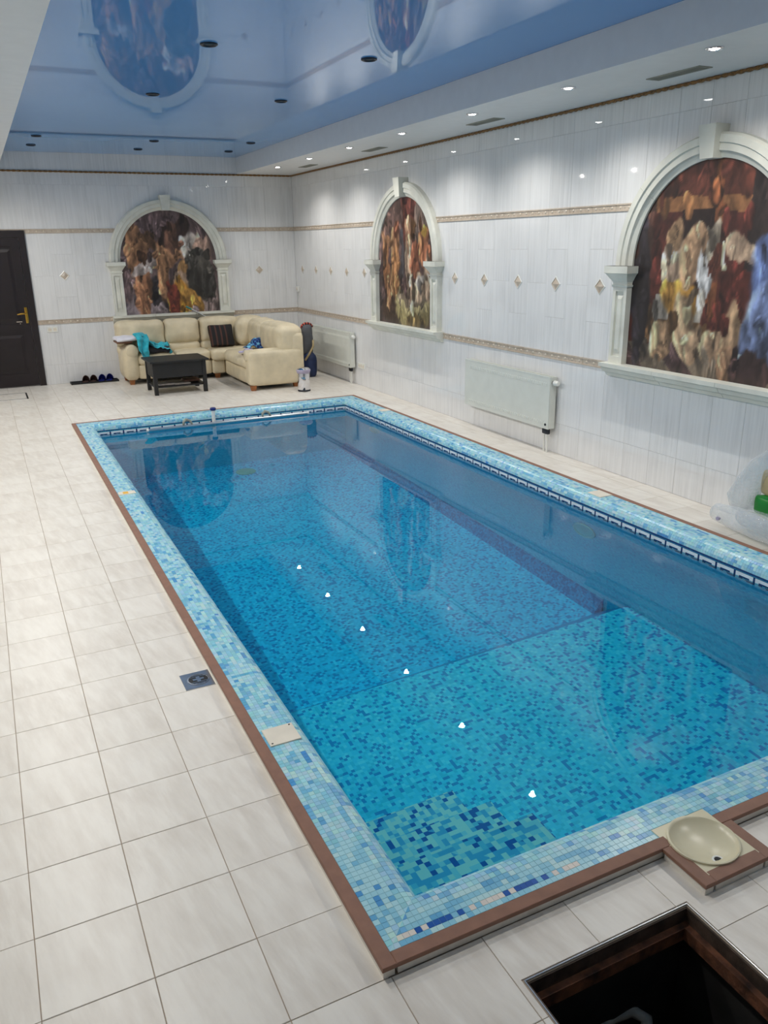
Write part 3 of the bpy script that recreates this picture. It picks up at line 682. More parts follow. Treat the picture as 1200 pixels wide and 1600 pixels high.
blobs1 = [(-.6, .06, .5, .12, .1, (168, 150, 156), .2), (.1, .05, .5, .1, 0, (176, 156, 160), .2), (.75, .14, .36, .14, .2, (176, 150, 146), .2), (-.2, .22, .3, .16, 0, (52, 46, 52), .3),
    (-.66, .62, .22, .3, .1, FL, .35), (-.58, .26, .16, .34, -.15, (176, 118, 82), .35), (-.5, .46, .3, .06, .25, (206, 188, 182), .2), (-.42, .74, .2, .08, -.3, (132, 94, 66), .3),
    (-.05, .6, .24, .2, .2, FL, .4), (-.15, .36, .14, .28, .1, (180, 128, 88), .35), (-.02, .72, .16, .12, 0, (62, 44, 38), .2), (.22, .58, .36, .08, -.1, FL, .3), (.16, .74, .24, .14, .3, (112, 76, 60), .3), (.34, .82, .14, .1, 0, (66, 46, 42), .2),
    (.46, .6, .2, .18, .2, (222, 206, 194), .25), (.7, .62, .2, .16, .2, (196, 156, 136), .3), (.62, .38, .34, .24, -.3, (76, 72, 66), .5), (.8, .26, .16, .16, -.4, (58, 56, 52), .5),
    (.26, .4, .1, .09, 0, (206, 150, 86), .3), (.2, .28, .17, .12, .2, (214, 176, 146), .25), (.16, .13, .26, .2, .3, (206, 140, 40), .5), (.02, .14, .1, .22, .1, (136, 56, 40), .3), (.4, .14, .26, .1, -.5, (196, 140, 56), .4)]
def bg2(u, v): return (86+30*v, 64+26*v, 62+26*v)
blobs2 = [(.1, .82, .3, .26, .1, (118, 62, 52), .3), (-.5, .78, .4, .2, .3, (122, 92, 84), .3), (.6, .8, .3, .2, -.3, (138, 116, 104), .3), (-.4, .1, .5, .14, 0, (70, 48, 42), .3),
    (.28, .12, .62, .16, 0, (176, 160, 104), .3), (.28, .21, .66, .10, 0, (214, 196, 136), .2), (.28, .24, .54, .07, 0, (128, 112, 92), .2), (.32, .02, .3, .1, 0, (120, 100, 60), .3),
    (-.34, .62, .17, .16, 0, FL, .45), (-.36, .42, .14, .22, 0, (204, 140, 88), .45), (-.3, .76, .1, .08, 0, (120, 72, 52), .3), (-.64, .68, .24, .05, -.15, FL, .3), (-.7, .46, .12, .2, .1, (178, 118, 76), .4), (-.6, .28, .1, .18, -.3, (190, 134, 92), .4),
    (.14, .52, .13, .24, .1, FP, .4), (.2, .3, .09, .16, .1, FP, .4), (.1, .7, .09, .16, .3, (206, 150, 116), .3), (.3, .74, .1, .09, 0, (96, 66, 40), .3), (.36, .5, .16, .12, -.4, (168, 100, 72), .3),
    (.66, .66, .2, .14, .1, (176, 112, 74), .4), (.68, .74, .1, .06, 0, (206, 160, 66), .2), (.74, .54, .16, .1, .2, (190, 116, 80), .4), (.5, .32, .12, .12, .3, (216, 182, 150), .4), (.78, .36, .12, .16, .2, (212, 176, 146), .4), (.52, .36, .13, .05, .2, (206, 196, 186), .2), (-.1, .55, .07, .24, .05, (92, 88, 92), .2)]
def bg3(u, v):
    c = (104, 44, 36)
    if v > .80: c = (112, 56, 42)
    if abs(v-.80+.02*u) < .035: c = (172, 112, 66)
    if .12 < u+.1*v < .22 and v > .3: c = (150, 84, 48)
    if -.36 < u < .06 and .42 < v < .78: c = (44, 26, 26)
    if -.9 < u < -.72 and v > .3: c = (70, 44, 36)
    if -.62 < u < .02 and .24 < v < .38: c = (196, 186, 172)
    if -.8 < u < .1 and .14 < v < .26: c = (128, 90, 54)
    if v < .13: c = (132, 116, 98) if math.sin(u*9+v*20) > -.2 else (88, 66, 66)
    if u > .46 and v > .5: c = (60, 46, 46)
    return c
blobs3 = [(-.86, .4, .14, .36, .1, (46, 40, 46), .3), (-.4, .5, .16, .16, .05, FP, .4), (-.42, .66, .1, .1, 0, (196, 152, 110), .3), (-.3, .36, .26, .1, -.1, (206, 146, 58), .5), (-.2, .22, .12, .2, .5, (216, 176, 134), .4), (-.06, .13, .12, .1, .7, (212, 170, 130), .4), (-.16, .56, .16, .14, .1, (204, 158, 118), .4), (0, .5, .1, .12, .4, (204, 206, 216), .3), (.06, .6, .12, .08, .9, (180, 164, 142), .3),
    (-.5, .15, .16, .1, .2, (196, 152, 112), .45), (.2, .13, .18, .1, .1, (202, 160, 122), .45), (.42, .2, .12, .16, 0, (198, 156, 116), .45), (.4, .06, .14, .1, 0, (186, 140, 104), .4), (.16, .52, .09, .09, 0, (120, 60, 44), .2),
    (.46, .58, .3, .05, -.25, (222, 184, 150), .3), (.78, .5, .24, .22, 0, (96, 118, 176), .5), (.82, .26, .3, .2, 0, (120, 138, 186), .5), (.95, .52, .12, .16, 0, (196, 82, 34), .4), (.92, .76, .12, .1, 0, (206, 160, 122), .3), (.66, .06, .2, .1, 0, (74, 52, 50), .3), (.86, .92, .12, .1, 0, (190, 148, 120), .4)]
def mural(fn, cu, col, label, seed):
    b0 = fn((cu, MUR_B-.11, 0)); th = thing('arched_mural', b0, label, 'mural', 'arched murals on the tiled walls')
    hw, sp, bt = MUR_HW, MUR_SP, MUR_B
    # picture
    q = MB(b0, fn); NU, NV = 110, 130; H = sp+hw-bt; cols = []
    def half(v): return hw if v <= sp else math.sqrt(max(0, hw*hw-(v-sp)**2))
    ids = []
    for j in range(NV+1):
        v = bt+H*j/NV; hf = max(half(v), .0005); ids.append([q.pt((cu+(2*i/NU-1)*hf, v, .014)) for i in range(NU+1)])
        for i in range(NU+1): cols.extend(lin(col((2*i/NU-1)*hf/hw, j/NV)))
    for j in range(NV):
        for i in range(NU): q.face((ids[j][i], ids[j][i+1], ids[j+1][i+1], ids[j+1][i]))
    pic = q.build('picture', M['mural'], th)
    pic.data.color_attributes.new('Col', 'FLOAT_COLOR', 'POINT').data.foreach_set('color', cols)
    # arch in four voussoir runs
    pr = [(hw-.006, 0), (hw-.006, .030), (hw+.030, .048), (hw+.040, .066), (hw+.085, .066), (hw+.092, .078), (hw+.140, .078), (hw+.156, .055), (hw+.156, 0)]
    for (a0, a1) in ((0.0, .72), (.722, math.pi/2-.07), (math.pi/2+.07, math.pi-.722), (math.pi-.72, math.pi)):
        q = MB(b0, fn); n = 14
        rg = [[q.pt((cu+r*math.cos(a0+(a1-a0)*k/n), sp+r*math.sin(a0+(a1-a0)*k/n), d)) for r, d in pr] for k in range(n+1)]
        for A, B in zip(rg, rg[1:]):
            for k in range(len(pr)-1): q.face((A[k], A[k+1], B[k+1], B[k]))
        q.face(rg[0]); q.face(rg[-1][::-1]); q.build('arch_stone', M['stone'], th, smooth=25.0)
    # keystone
    q = MB(b0, fn); z0, z1 = sp+hw-.012, sp+hw+.205
    q.hexa([(cu-.058, z0, 0), (cu+.058, z0, 0), (cu+.078, z1, 0), (cu-.078, z1, 0)], [(cu-.058, z0, .115), (cu+.058, z0, .115), (cu+.078, z1, .135), (cu-.078, z1, .135)]); q.build('keystone', M['stone'], th)
    for s in (-1, 1):
        a, b = (cu-hw-.158, cu-hw+.004) if s < 0 else (cu+hw-.004, cu+hw+.158)
        q = MB(b0, fn); q.box(a, b, bt, sp-.15, 0, .05)                                # shaft with a raised frame
        e = .032
        for (x0, x1, y0, y1) in ((a, a+e, bt, sp-.15), (b-e, b, bt, sp-.15), (a+e, b-e, bt, bt+.06), (a+e, b-e, sp-.20, sp-.15)): q.box(x0, x1, y0, y1, .05, .068)
        pil = q.build('pilaster', M['stone'], th)
        q = MB(b0, fn); q.hexa([(a+e+.012, bt+.085, .05), (b-e-.012, bt+.085, .05), (b-e-.012, sp-.225, .05), (a+e+.012, sp-.225, .05)], [(a+e+.03, bt+.12, .064), (b-e-.03, bt+.12, .064), (b-e-.03, sp-.26, .064), (a+e+.03, sp-.26, .064)]); q.build('pilaster_panel', M['stone'], pil)
        q = MB(b0, fn)                                                               # moulded capital: stacked profile
        cp = [(sp-.165, .008, .072), (sp-.150, .012, .078), (sp-.146, .0, .070), (sp-.125, .004, .074), (sp-.085, .030, .104), (sp-.060, .048, .120), (sp-.056, .056, .130), (sp, .056, .130)]
        for (v0, o0, d0), (v1, o1, d1) in zip(cp, cp[1:]):
            q.hexa([(a-o0, v0, 0), (b+o0, v0, 0), (b+o0, v0, d0), (a-o0, v0, d0)], [(a-o1, v1, 0), (b+o1, v1, 0), (b+o1, v1, d1), (a-o1, v1, d1)], skip=(0,))
        q.poly([(a-.056, sp, 0), (b+.056, sp, 0), (b+.056, sp, .13), (a-.056, sp, .13)]); q.build('capital', M['stone'], th)
    # sill in three stones
    L = hw+.205
    for k in range(3):
        a, b = cu-L+2*L*k/3+.0015, cu-L+2*L*(k+1)/3-.0015; q = MB(b0, fn)
        cp = [(bt-.118, .030), (bt-.085, .055), (bt-.075, .085), (bt-.035, .110), (bt-.030, .135), (bt+.002, .135)]
        for (v0, d0), (v1, d1) in zip(cp, cp[1:]): q.hexa([(a, v0, 0), (b, v0, 0), (b, v0, d0), (a, v0, d0)], [(a, v1, 0), (b, v1, 0), (b, v1, d1), (a, v1, d1)])
        q.build('sill_stone', M['stone'], th)
mural(FB, M1, paint(bg1, blobs1, 1.3), 'arched mural in a pale stone frame on the back wall above the sofa', 1)
mural(FR, M2, paint(bg2, blobs2, 5.1), 'arched mural with ochre lower part on the right wall between the two radiators', 2)
mural(FR, M3, paint(bg3, blobs3, 9.7), 'large arched mural in reds and blue nearest the viewer on right wall', 3)

# ================================================================ CEILING FITTINGS
ORD = ['unseen one nearest the viewer', 'unseen one second from the viewer', 'third from the viewer', 'fourth from the viewer', 'fifth from the viewer', 'sixth from the viewer', 'nearest the back wall']
def downlight(x, y, watts, label, group, cone=144, tilt=0):
    c = (x, y, ZS); o = thing('downlight', c, label, 'downlight', group)
    q = MB(c); q.lathe([(.055, 0), (.055, -.006), (.045, -.010), (.036, -.004), (.034, .0)], (x, y, ZS), 24); q.build('trim_ring', M['chrome'], o, smooth=40.0)
    q = MB(c); q.lathe([(.033, -.001), (.030, -.007), (.018, -.011), (.0, -.012)], (x, y, ZS), 20); q.build('bulb', M['bulb'], o, smooth=True)
    ld = bpy.data.lights.new('downlight_beam', 'SPOT'); ld.energy = watts; ld.color = LAMP_TINT; ld.spot_size = math.radians(cone); ld.spot_blend = .8; ld.shadow_soft_size = .017
    ld.cycles.is_caustics_light = True
    lo = bpy.data.objects.new('downlight_beam', ld); COL.objects.link(lo); lo.parent = o; lo.location = (0, 0, -.031); lo.rotation_euler = (0, -math.radians(tilt), 0)
LY = [1.25, 2.60, 3.93, 5.28, 6.60, 7.94, 9.27, 10.56, 11.82]  # the nearest two are out of view, added to light the near floor
NTH = ['unseen one nearest the viewer', 'unseen one second from the viewer', 'third from the viewer', 'fourth from the viewer', 'fifth from the viewer', 'sixth from the viewer', 'third from the back wall', 'second from the back wall', 'nearest the back wall']
for k, y in enumerate(LY): downlight(4.10, y, LAMP_RIGHT, 'lit chrome spotlight in the right white soffit, '+(NTH[k] if k < 2 else ORD[k-2].replace('the viewer', 'the right picture edge')), 'lit spotlights in the right soffit')
for k, y in enumerate(LY[1:]): downlight(.03, y, LAMP_LEFT, 'lit chrome spotlight in the left white soffit above the walkway, '+NTH[k+1 if k else 0], 'lit spotlights in the left soffit', 156, 18)
CS = [((1.65, 6.03), 'left of the front pair'), ((2.86, 6.06), 'right of the front pair'), ((1.66, 8.06), 'left of the middle pair'), ((2.85, 8.02), 'right of the middle pair'),
      ((.90, 11.36), 'left in the second row from the back wall'), ((2.32, 11.46), 'centre of the second row from the back wall'), ((3.56, 11.30), 'right in the second row from the back wall'),
      ((.90, 12.36), 'left in the row along the back wall'), ((2.29, 12.46), 'centre of the row along the back wall'), ((3.56, 12.38), 'right in the row along the back wall')]
for (x, y), wh in CS:
    c = (x, y, ZC); o = thing('ceiling_spotlight', c, 'unlit dark spotlight in the blue ceiling, '+wh, 'spotlight', 'unlit spotlights in the blue ceiling')
    q = MB(c); q.lathe([(.060, 0), (.060, -.008), (.050, -.013), (.040, -.006), (.038, -.001)], (x, y, ZC), 24); q.build('trim_ring', M['darkmetal'], o, smooth=40.0)
    q = MB(c); q.lathe([(.037, -.0015), (.028, -.004), (.0, -.006)], (x, y, ZC), 20); q.build('lens', M['ventdark'], o, smooth=True)
for (p, wh) in (((1058, 114), 'unseen one nearest the viewer'), ((760, 190), 'unseen one second from the viewer'), ((582, 233), 'third from the viewer'), ((478, 259), 'nearest the back wall')):
    P = on_z(p, ZS); c = (4.47, float(P[1]), ZS); o = thing('air_vent', c, 'narrow grey air vent in the right white soffit, '+wh, 'vent', 'air vents in the right soffit')
    y0, y1 = c[1]-.24, c[1]+.24
    q = MB(c)
    for (a, b, e, f) in ((4.41, 4.422, y0, y1), (4.518, 4.53, y0, y1), (4.422, 4.518, y0, y0+.012), (4.422, 4.518, y1-.012, y1)): q.box(a, b, e, f, ZS-.006, ZS)
    q.build('vent_frame', M['vent'], o)
    q = MB(c); q.box(4.422, 4.518, y0+.012, y1-.012, ZS-.002, ZS-.0005); q.build('vent_back', M['ventdark'], o)
    for k in range(6): q = MB(c); x = 4.428+k*.0155; q.hexa([(x, y0+.012, ZS-.006), (x+.008, y0+.012, ZS-.006), (x+.008, y1-.012, ZS-.006), (x, y1-.012, ZS-.006)], [(x+.004, y0+.012, ZS-.002), (x+.012, y0+.012, ZS-.002), (x+.012, y1-.012, ZS-.002), (x+.004, y1-.012, ZS-.002)]); q.build('vent_slat', M['vent'], o)

# ================================================================ RIGHT WALL FITTINGS
def radiator(y0, y1, label):
    z0, z1, xf, xb = .235, .742, 4.700, 4.772
    c = (XW, (y0+y1)/2, 0); o = thing('panel_radiator', c, label, 'radiator', 'white panel radiators on the right wall')
    q = MB(c); q.box(xf+.004, xf+.02, y0+.006, y1-.006, z0+.004, z1-.012)
    n = int((y1-y0-.12)/.0333)
    q.build('front_panel', M['radiator'], o)
    q = MB(c)                                           # rows of short vertical ribs near the top and bottom edges
    for k in range(n):
        y = y0+.06+k*.0333
        for (a, b) in ((z0+.045, z0+.075), (z1-.095, z1-.06)): q.hexa([(xf+.004, y-.008, a), (xf+.004, y+.008, a), (xf+.004, y+.008, b), (xf+.004, y-.008, b)], [(xf, y-.003, a+.006), (xf, y+.003, a+.006), (xf, y+.003, b-.006), (xf, y-.003, b-.006)])
    tag(q.build('panel_ribs', M['radiator'], o), kind='stuff')
    q = MB(c); q.box(xf+.022, xb, y0+.004, y1-.004, z0+.02, z1-.03); q.build('rear_panel', M['radiator'], o)
    for yy in (y0, y1): q = MB(c); q.box(xf+.006, xb, yy-.003, yy+.003, z0+.01, z1-.004); q.build('side_cover', M['radiator'], o)
    q = MB(c); q.box(xf+.002, xf+.016, y0, y1, z1-.012, z1); q.box(xb-.012, xb, y0, y1, z1-.012, z1)
    for k in range(int((y1-y0)/.03)): q.box(xf+.016, xb-.012, y0+k*.03, y0+k*.03+.008, z1-.01, z1-.002)
    q.build('top_grille', M['radiator'], o)
    zt = z1-.055
    q = MB(c); q.tube([(xf+.036, y0-.002, zt), (xf+.036, y0-.016, zt)], .018, 14); q.build('valve_collar', M['darkmetal'], o, smooth=40.0)
    q = MB(c); q.tube([(xf+.036, y0-.016, zt), (xf+.036, y0-.022, zt), (xf+.036, y0-.055, zt), (xf+.036, y0-.078, zt), (xf+.036, y0-.084, zt)], [.021, .026, .025, .022, .012], 18); q.build('thermostat_head', M['white_plastic'], o, smooth=40.0)
    q = MB(c); q.lathe([(.012, .006), (.012, -.001), (.006, -.003), (0, -.003)], (xf, y0+.05, z0+.045), 12, 'x'); q.build('air_plug', M['darkmetal'], o, smooth=40.0)
    q = MB(c); q.rbox(xf+.022, xf+.058, y0+.035, y0+.125, z0-.055, z0-.003, .008, 4); q.build('valve_block', M['darkmetal'], o, smooth=40.0)
    for yy in (y0+.055, y0+.105): q = MB(c); q.tube([(xf+.04, yy, z0-.05), (xf+.04, yy, .001)], .0085, 10); q.build('pipe', M['white_plastic'], o, smooth=40.0)
radiator(6.10, 7.63, 'white panel radiator under the right wall nearer the viewer, left of the large mural')
radiator(10.80, 12.40, 'white panel radiator on the right wall beside the sofa and bin')
def socket(fn, u, v, n, label, cat='socket', w_=.071):
    b0 = fn((u, v, 0)); o = thing('wall_socket', b0, label, cat)
    q = MB(b0, fn)
    W = n*w_/2
    q.hexa([(u-W-.006, v-.041, .0005), (u+W+.006, v-.041, .0005), (u+W+.006, v+.041, .0005), (u-W-.006, v+.041, .0005)], [(u-W-.002, v-.037, .010), (u+W+.002, v-.037, .010), (u+W+.002, v+.037, .010), (u-W-.002, v+.037, .010)]); q.build('cover_frame', M['white_plastic'], o)
    for k in range(n):
        uc = u-W+(k+.5)*w_
        q = MB(b0, fn); q.lathe([(.027, .0101), (.026, .012), (.022, .012), (.021, .0102), (0, .0102)], (uc, v, 0), 18); so = q.build('socket_insert', M['plate'], o, smooth=40.0)
        for s in (-.0095, .0095): q = MB(b0, fn); q.lathe([(.0035, .0103), (0, .0108)], (uc+s, v, 0), 8); q.build('socket_hole', M['drainhole'], so)
socket(FB, float(on_y((82, 515), YB)[0]), float(on_y((82, 515), YB)[2]), 2, 'double cream wall socket beside the dark door')
socket(FR, -10.62, .285, 3, 'triple white wall socket low on the right wall next to the radiator pipes')
P = on_x((465, 450), XW); b0 = (XW, YB-.10, 1.262)
o = thing('wall_thermostat', b0, 'small white box with a thin cable in the back right corner', 'thermostat')
q = MB(b0); q.rbox(XW-.032, XW-.0005, YB-.145, YB-.055, 1.215, 1.305, .008, 4); q.build('case', M['white_plastic'], o, smooth=40.0)
q = MB(b0); q.lathe([(.022, -.0), (.02, -.008), (.0, -.009)], (XW-.032, YB-.10, 1.27), 16, 'x'); q.build('dial', M['plate'], o, smooth=40.0)
q = MB(b0); q.tube([(XW-.006, YB-.10, 1.215), (XW-.006, YB-.06, 1.10), (XW-.006, YB-.02, .97)], .004, 6); q.build('cable', M['white_plastic'], o)

# ================================================================ SOFA GROUP
SO = (2.9, 12.4, 0)
sofa = thing('corner_sofa', SO, 'cream leather corner sofa with rolled arms and wooden feet under the back wall mural', 'sofa')
def pad(name, *a, par=None, mat='leather', **k):
    q = MB(SO); q.rbox(*a, **k); return q.build(name, M[mat], par or sofa, smooth=True)
# left wing, along the back wall
pad('frame_base', 1.84, 3.25, 12.56, 13.05, .07, .29, r=.03)
pad('back_frame', 1.76, 3.75, 12.88, 13.0, .10, .80, r=.07, n=8)
for k, (a, b) in enumerate(((1.745, 2.455), (2.462, 3.000), (3.007, 3.62))):
    s = pad('back_cushion', a, b, 12.74, 12.985, .53, .905, r=.075, n=16, bulge=.035, bax=(0, 1, .3), nz=.016, seed=k*3.1)
    pad('lumbar_pad', a+.01, b-.01, 12.74, 12.98, .40, .56, r=.06, n=8, bulge=.012, nz=.006, seed=k*2.3, par=s)
for k, (a, b) in enumerate(((1.975, 2.53), (2.536, 3.075))):
    s = pad('seat_cushion', a, b, 12.455, 12.95, .275, .445, r=.06, n=10, bulge=.018, nz=.006, seed=k*1.7)
    pad('seat_front_panel', a, b, 12.47, 12.60, .075, .285, r=.025, n=6, bulge=.006, par=s)
# corner piece
s = pad('corner_seat', 3.082, 3.90, 12.36, 12.98, .275, .445, r=.05, n=10, bulge=.012, nz=.006, seed=8.)
pad('corner_front_panel', 3.082, 3.28, 12.43, 12.60, .075, .285, r=.025, par=s)
pad('corner_back_cushion', 3.56, 4.02, 12.54, 12.99, .46, .885, r=.10, n=12, bulge=.03, nz=.015, seed=11.)
# right wing, running towards the viewer
pad('frame_base', 3.30, 4.02, 11.06, 12.95, .07, .29, r=.03)
pad('back_frame', 3.88, 4.085, 11.02, 12.98, .08, .78, r=.06, n=8)
s = pad('back_cushion', 3.72, 4.085, 11.06, 11.98, .46, .862, r=.085, n=16, bulge=.035, nz=.015, seed=15.)
pad('back_cushion', 3.72, 4.07, 11.985, 12.60, .46, .868, r=.085, n=16, bulge=.03, nz=.015, seed=18.)
s = pad('seat_cushion', 3.235, 3.85, 11.20, 12.355, .275, .445, r=.07, n=12, bulge=.03, nz=.006, seed=21.)
pad('seat_front_panel', 3.255, 3.40, 11.20, 12.36, .075, .285, r=.025, n=8, bulge=.012, par=s)
# arms: bowed front face, rolled pad over the top
def bow(P): return (P[0], P[1], P[2])
a1 = pad('armrest', 1.765, 1.985, 12.44, 13.0, .065, .555, r=.085, n=10, bulge=.012)
q = MB(SO); q.tube([(1.895, 12.425, .50), (1.895, 12.435, .50), (1.90, 12.75, .515), (1.90, 12.98, .52)], [.075, .092, .092, .08], 18); q.build('arm_pad', M['leather'], a1, smooth=True)
a2 = pad('armrest', 3.235, 4.03, 10.985, 11.19, .065, .545, r=.05, n=10, bulge=.006)
q = MB(SO); q.tube([(3.215, 11.12, .485), (3.228, 11.12, .485), (3.55, 11.13, .495), (3.98, 11.13, .50)], [.06, .082, .08, .07], 18); q.build('arm_pad', M['leather'], a2, smooth=True)
for (x, y) in ((1.86, 12.53), (3.16, 12.50), (3.29, 11.04), (3.95, 11.10), (1.86, 13.0), (3.95, 12.95)):
    q = MB(SO); q.hexa([(x-.03, y-.03, 0), (x+.03, y-.03, 0), (x+.03, y+.03, 0), (x-.03, y+.03, 0)], [(x-.04, y-.04, .072), (x+.04, y-.04, .072), (x+.04, y+.04, .072), (x-.04, y+.04, .072)]); q.build('foot', M['wood'], sofa)
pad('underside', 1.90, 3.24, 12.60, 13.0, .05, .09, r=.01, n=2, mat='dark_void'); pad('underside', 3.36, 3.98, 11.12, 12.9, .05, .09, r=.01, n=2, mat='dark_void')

def cloth(name, label, cat, pts_fn, nu, nv, mat, th=.006, seed=0., nz=.012, fq=9.):
    """a sheet following pts_fn(s,t) with folds, given thickness"""
    base = Vector(pts_fn(.5, .5)); q = MB(tuple(base))
    g = [[None]*(nv+1) for _ in range(nu+1)]; P = [[Vector(pts_fn(i/nu, j/nv)) for j in range(nv+1)] for i in range(nu+1)]
    top = []; bot = []
    for i in range(nu+1):
        ra, rb = [], []
        for j in range(nv+1):
            p = P[i][j]; tu = P[min(i+1, nu)][j]-P[max(i-1, 0)][j]; tv = P[i][min(j+1, nv)]-P[i][max(j-1, 0)]
            n = tu.cross(tv); n = n.normalized() if n.length > 1e-9 else Vector((0, 0, 1))
            d = noise.noise(p*fq+Vector((seed, 0, seed)))*nz*1.6+nz*.8+noise.noise(p*fq*2.3+Vector((seed, 5, 0)))*nz*.5
            ra.append(q.pt(p+n*(th+max(d, 0)))); rb.append(q.pt(p+n*max(d, 0)))
        top.append(ra); bot.append(rb)
    for i in range(nu):
        for j in range(nv):
            q.face((top[i][j], top[i+1][j], top[i+1][j+1], top[i][j+1])); q.face((bot[i][j+1], bot[i+1][j+1], bot[i+1][j], bot[i][j]))
    for i in range(nu): q.face((top[i][0], bot[i][0], bot[i+1][0], top[i+1][0])); q.face((top[i+1][nv], bot[i+1][nv], bot[i][nv], top[i][nv]))
    for j in range(nv): q.face((top[0][j+1], bot[0][j+1], bot[0][j], top[0][j])); q.face((top[nu][j], bot[nu][j], bot[nu][j+1], top[nu][j+1]))
    return tag(q.build(name, M[mat], smooth=True), label, cat)
def path(pts):
    pts = [Vector(p) for p in pts]; L = [0]
    for a, b in zip(pts, pts[1:]): L.append(L[-1]+(b-a).length)
    def f(t):
        t *= L[-1]
        for k in range(len(pts)-1):
            if t <= L[k+1] or k == len(pts)-2:
                w_ = (t-L[k])/(L[k+1]-L[k]); return pts[k].lerp(pts[k+1], w_)
    return f
# white towel lying on the left arm, on a brown board
q = MB((1.80, 12.6, .64)); q.rbox(1.70, 1.92, 12.50, 12.86, .615, .640, .006, 4); tag(q.build('arm_tray', M['browncloth']), 'brown wooden tray on the left sofa arm under white towel', 'tray')
q = MB((1.83, 12.6, .66)); q.rbox(1.70, 2.00, 12.47, 12.84, .648, .70, .024, 10, bulge=.01, nz=.016, seed=4.); tag(q.build('folded_towel', M['whitecloth'], smooth=True), 'folded white towel on the left sofa arm', 'towel')
# turquoise garment hanging over the inside of the arm onto the seat
pf = path([(1.97, 0, .715), (2.06, 0, .735), (2.14, 0, .68), (2.22, 0, .60), (2.34, 0, .585), (2.44, 0, .565), (2.49, 0, .50)])
def tq(s, t):
    p = pf(s); y = 12.76-.36*t+.03*math.sin(s*8)
    return (p.x+.03*math.sin(t*9), y, p.z+.022*math.sin(t*13+s*6)-.05*max(0, t-.7))
cloth('turquoise_garment', 'crumpled turquoise garment draped over the left sofa arm and seat', 'clothing', tq, 46, 40, 'turq', seed=2., nz=.04, fq=11.)
pf2 = path([(2.05, 12.50, .73), (2.055, 12.41, .66), (2.065, 12.40, .50), (2.085, 12.405, .36), (2.09, 12.41, .31)])
def tq2(s, t): p = pf2(s); w_ = .20*(1-.62*s); return (p.x+(t-.5)*w_+.014*math.sin(s*9), p.y-.02*math.sin(t*7+s*3), p.z+.02*math.sin(t*5))
sl = cloth('garment_sleeve', 'sleeve', 'clothing', tq2, 34, 16, 'turq', seed=7., nz=.022, fq=13.)
par = [o for o in bpy.data.objects if o.name == 'turquoise_garment'][0]    # the hanging sleeve belongs to the garment
del sl['label']; del sl['category']; sl.parent = par; sl.location = sl.location-par.location
q = MB((2.25, 12.55, .45)); q.rbox(2.08, 2.47, 12.44, 12.68, .45, .545, .045, 10, bulge=.01, nz=.02, seed=6.); tag(q.build('dark_bundle', M['darkcloth'], smooth=True), 'dark folded clothing on the sofa seat under turquoise garment', 'clothing')
# cushion with brown stripes
cu_ = MB((3.30, 12.62, .62)); 
def lean(P):
    d = P-Vector((3.30, 12.62, .60)); a = math.radians(-24); y = d.y*math.cos(a)-d.z*math.sin(a); z = d.y*math.sin(a)+d.z*math.cos(a)
    return Vector((3.30, 12.62, .615))+Vector((d.x, y, z))
cu_.rbox(3.11, 3.49, 12.585, 12.655, .44, .79, .022, 12, bulge=.035, bax=(-.5, 1, -.5), nz=.008, seed=9., fn=lean); tag(cu_.build('striped_cushion', M['stripe'], smooth=True), 'black cushion with brown stripes leaning in the sofa corner', 'cushion')
def bc(s, t): return (3.50+.34*s, 11.86+.26*t, .462+.13*math.exp(-((s-.55)**2*7+(t-.6)**2*5))+.02*math.sin(9*s+5*t))
cloth('blue_patterned_cloth', 'crumpled blue patterned cloth on the right sofa seat', 'clothing', bc, 30, 24, 'bluecloth', seed=3., nz=.03, fq=10.)
def lc(s, t): return (3.26+.24*s, 11.40+.18*t, .466+.05*math.exp(-((s-.5)**2*8+(t-.5)**2*6)))
cloth('lilac_cloth', 'small lilac grey cloth on the sofa seat beside the right arm', 'clothing', lc, 20, 16, 'lilac', seed=5., nz=.02, fq=12.)

# ---- pole standing behind the sofa
PO = (3.60, 13.048, 0)
o = thing('cleaning_pole', PO, 'grey pole with dark teal tip sticking up behind the sofa back', 'pole')
a, b = Vector(on_y((291, 479), 13.048)), Vector(on_y((318, 493), 13.048)); d_ = b-a
q = MB(PO); q.tube([a+d_*.3, b, b+d_*1.2, b+d_*4.0], .011, 10); q.build('shaft', M['alu'], o, smooth=40.0)
q = MB(PO); q.tube([a-d_*.02, a+d_*.05, a+d_*.3], [.010, .017, .015], 12); q.build('tip', M['teal_grip'], o, smooth=40.0)

# ---- coffee table
TC = (2.345, 11.64, 0); o = thing('coffee_table', TC, 'black wooden coffee table with deep apron and lower shelf in front of sofa', 'table')
q = MB(TC); q.rbox(1.935, 2.755, 11.305, 11.975, .445, .470, .004, 4); q.build('table_top', M['black'], o)
for (x, y) in ((2.0, 11.38), (2.69, 11.38), (2.0, 11.90), (2.69, 11.90)): q = MB(TC); q.box(x-.026, x+.026, y-.026, y+.026, 0, .445); q.build('leg', M['black'], o)
for (a, b, e, f) in ((2.026, 2.664, 11.362, 11.380), (2.026, 2.664, 11.90, 11.918)): q = MB(TC); q.box(a, b, e, f, .235, .445); q.build('apron', M['black'], o)
for x in (1.984, 2.688): q = MB(TC); q.box(x, x+.018, 11.406, 11.874, .235, .445); q.build('side_apron', M['black'], o)
q = MB(TC); q.box(1.99, 2.70, 11.40, 11.88, .095, .115); q.build('shelf', M['black'], o)
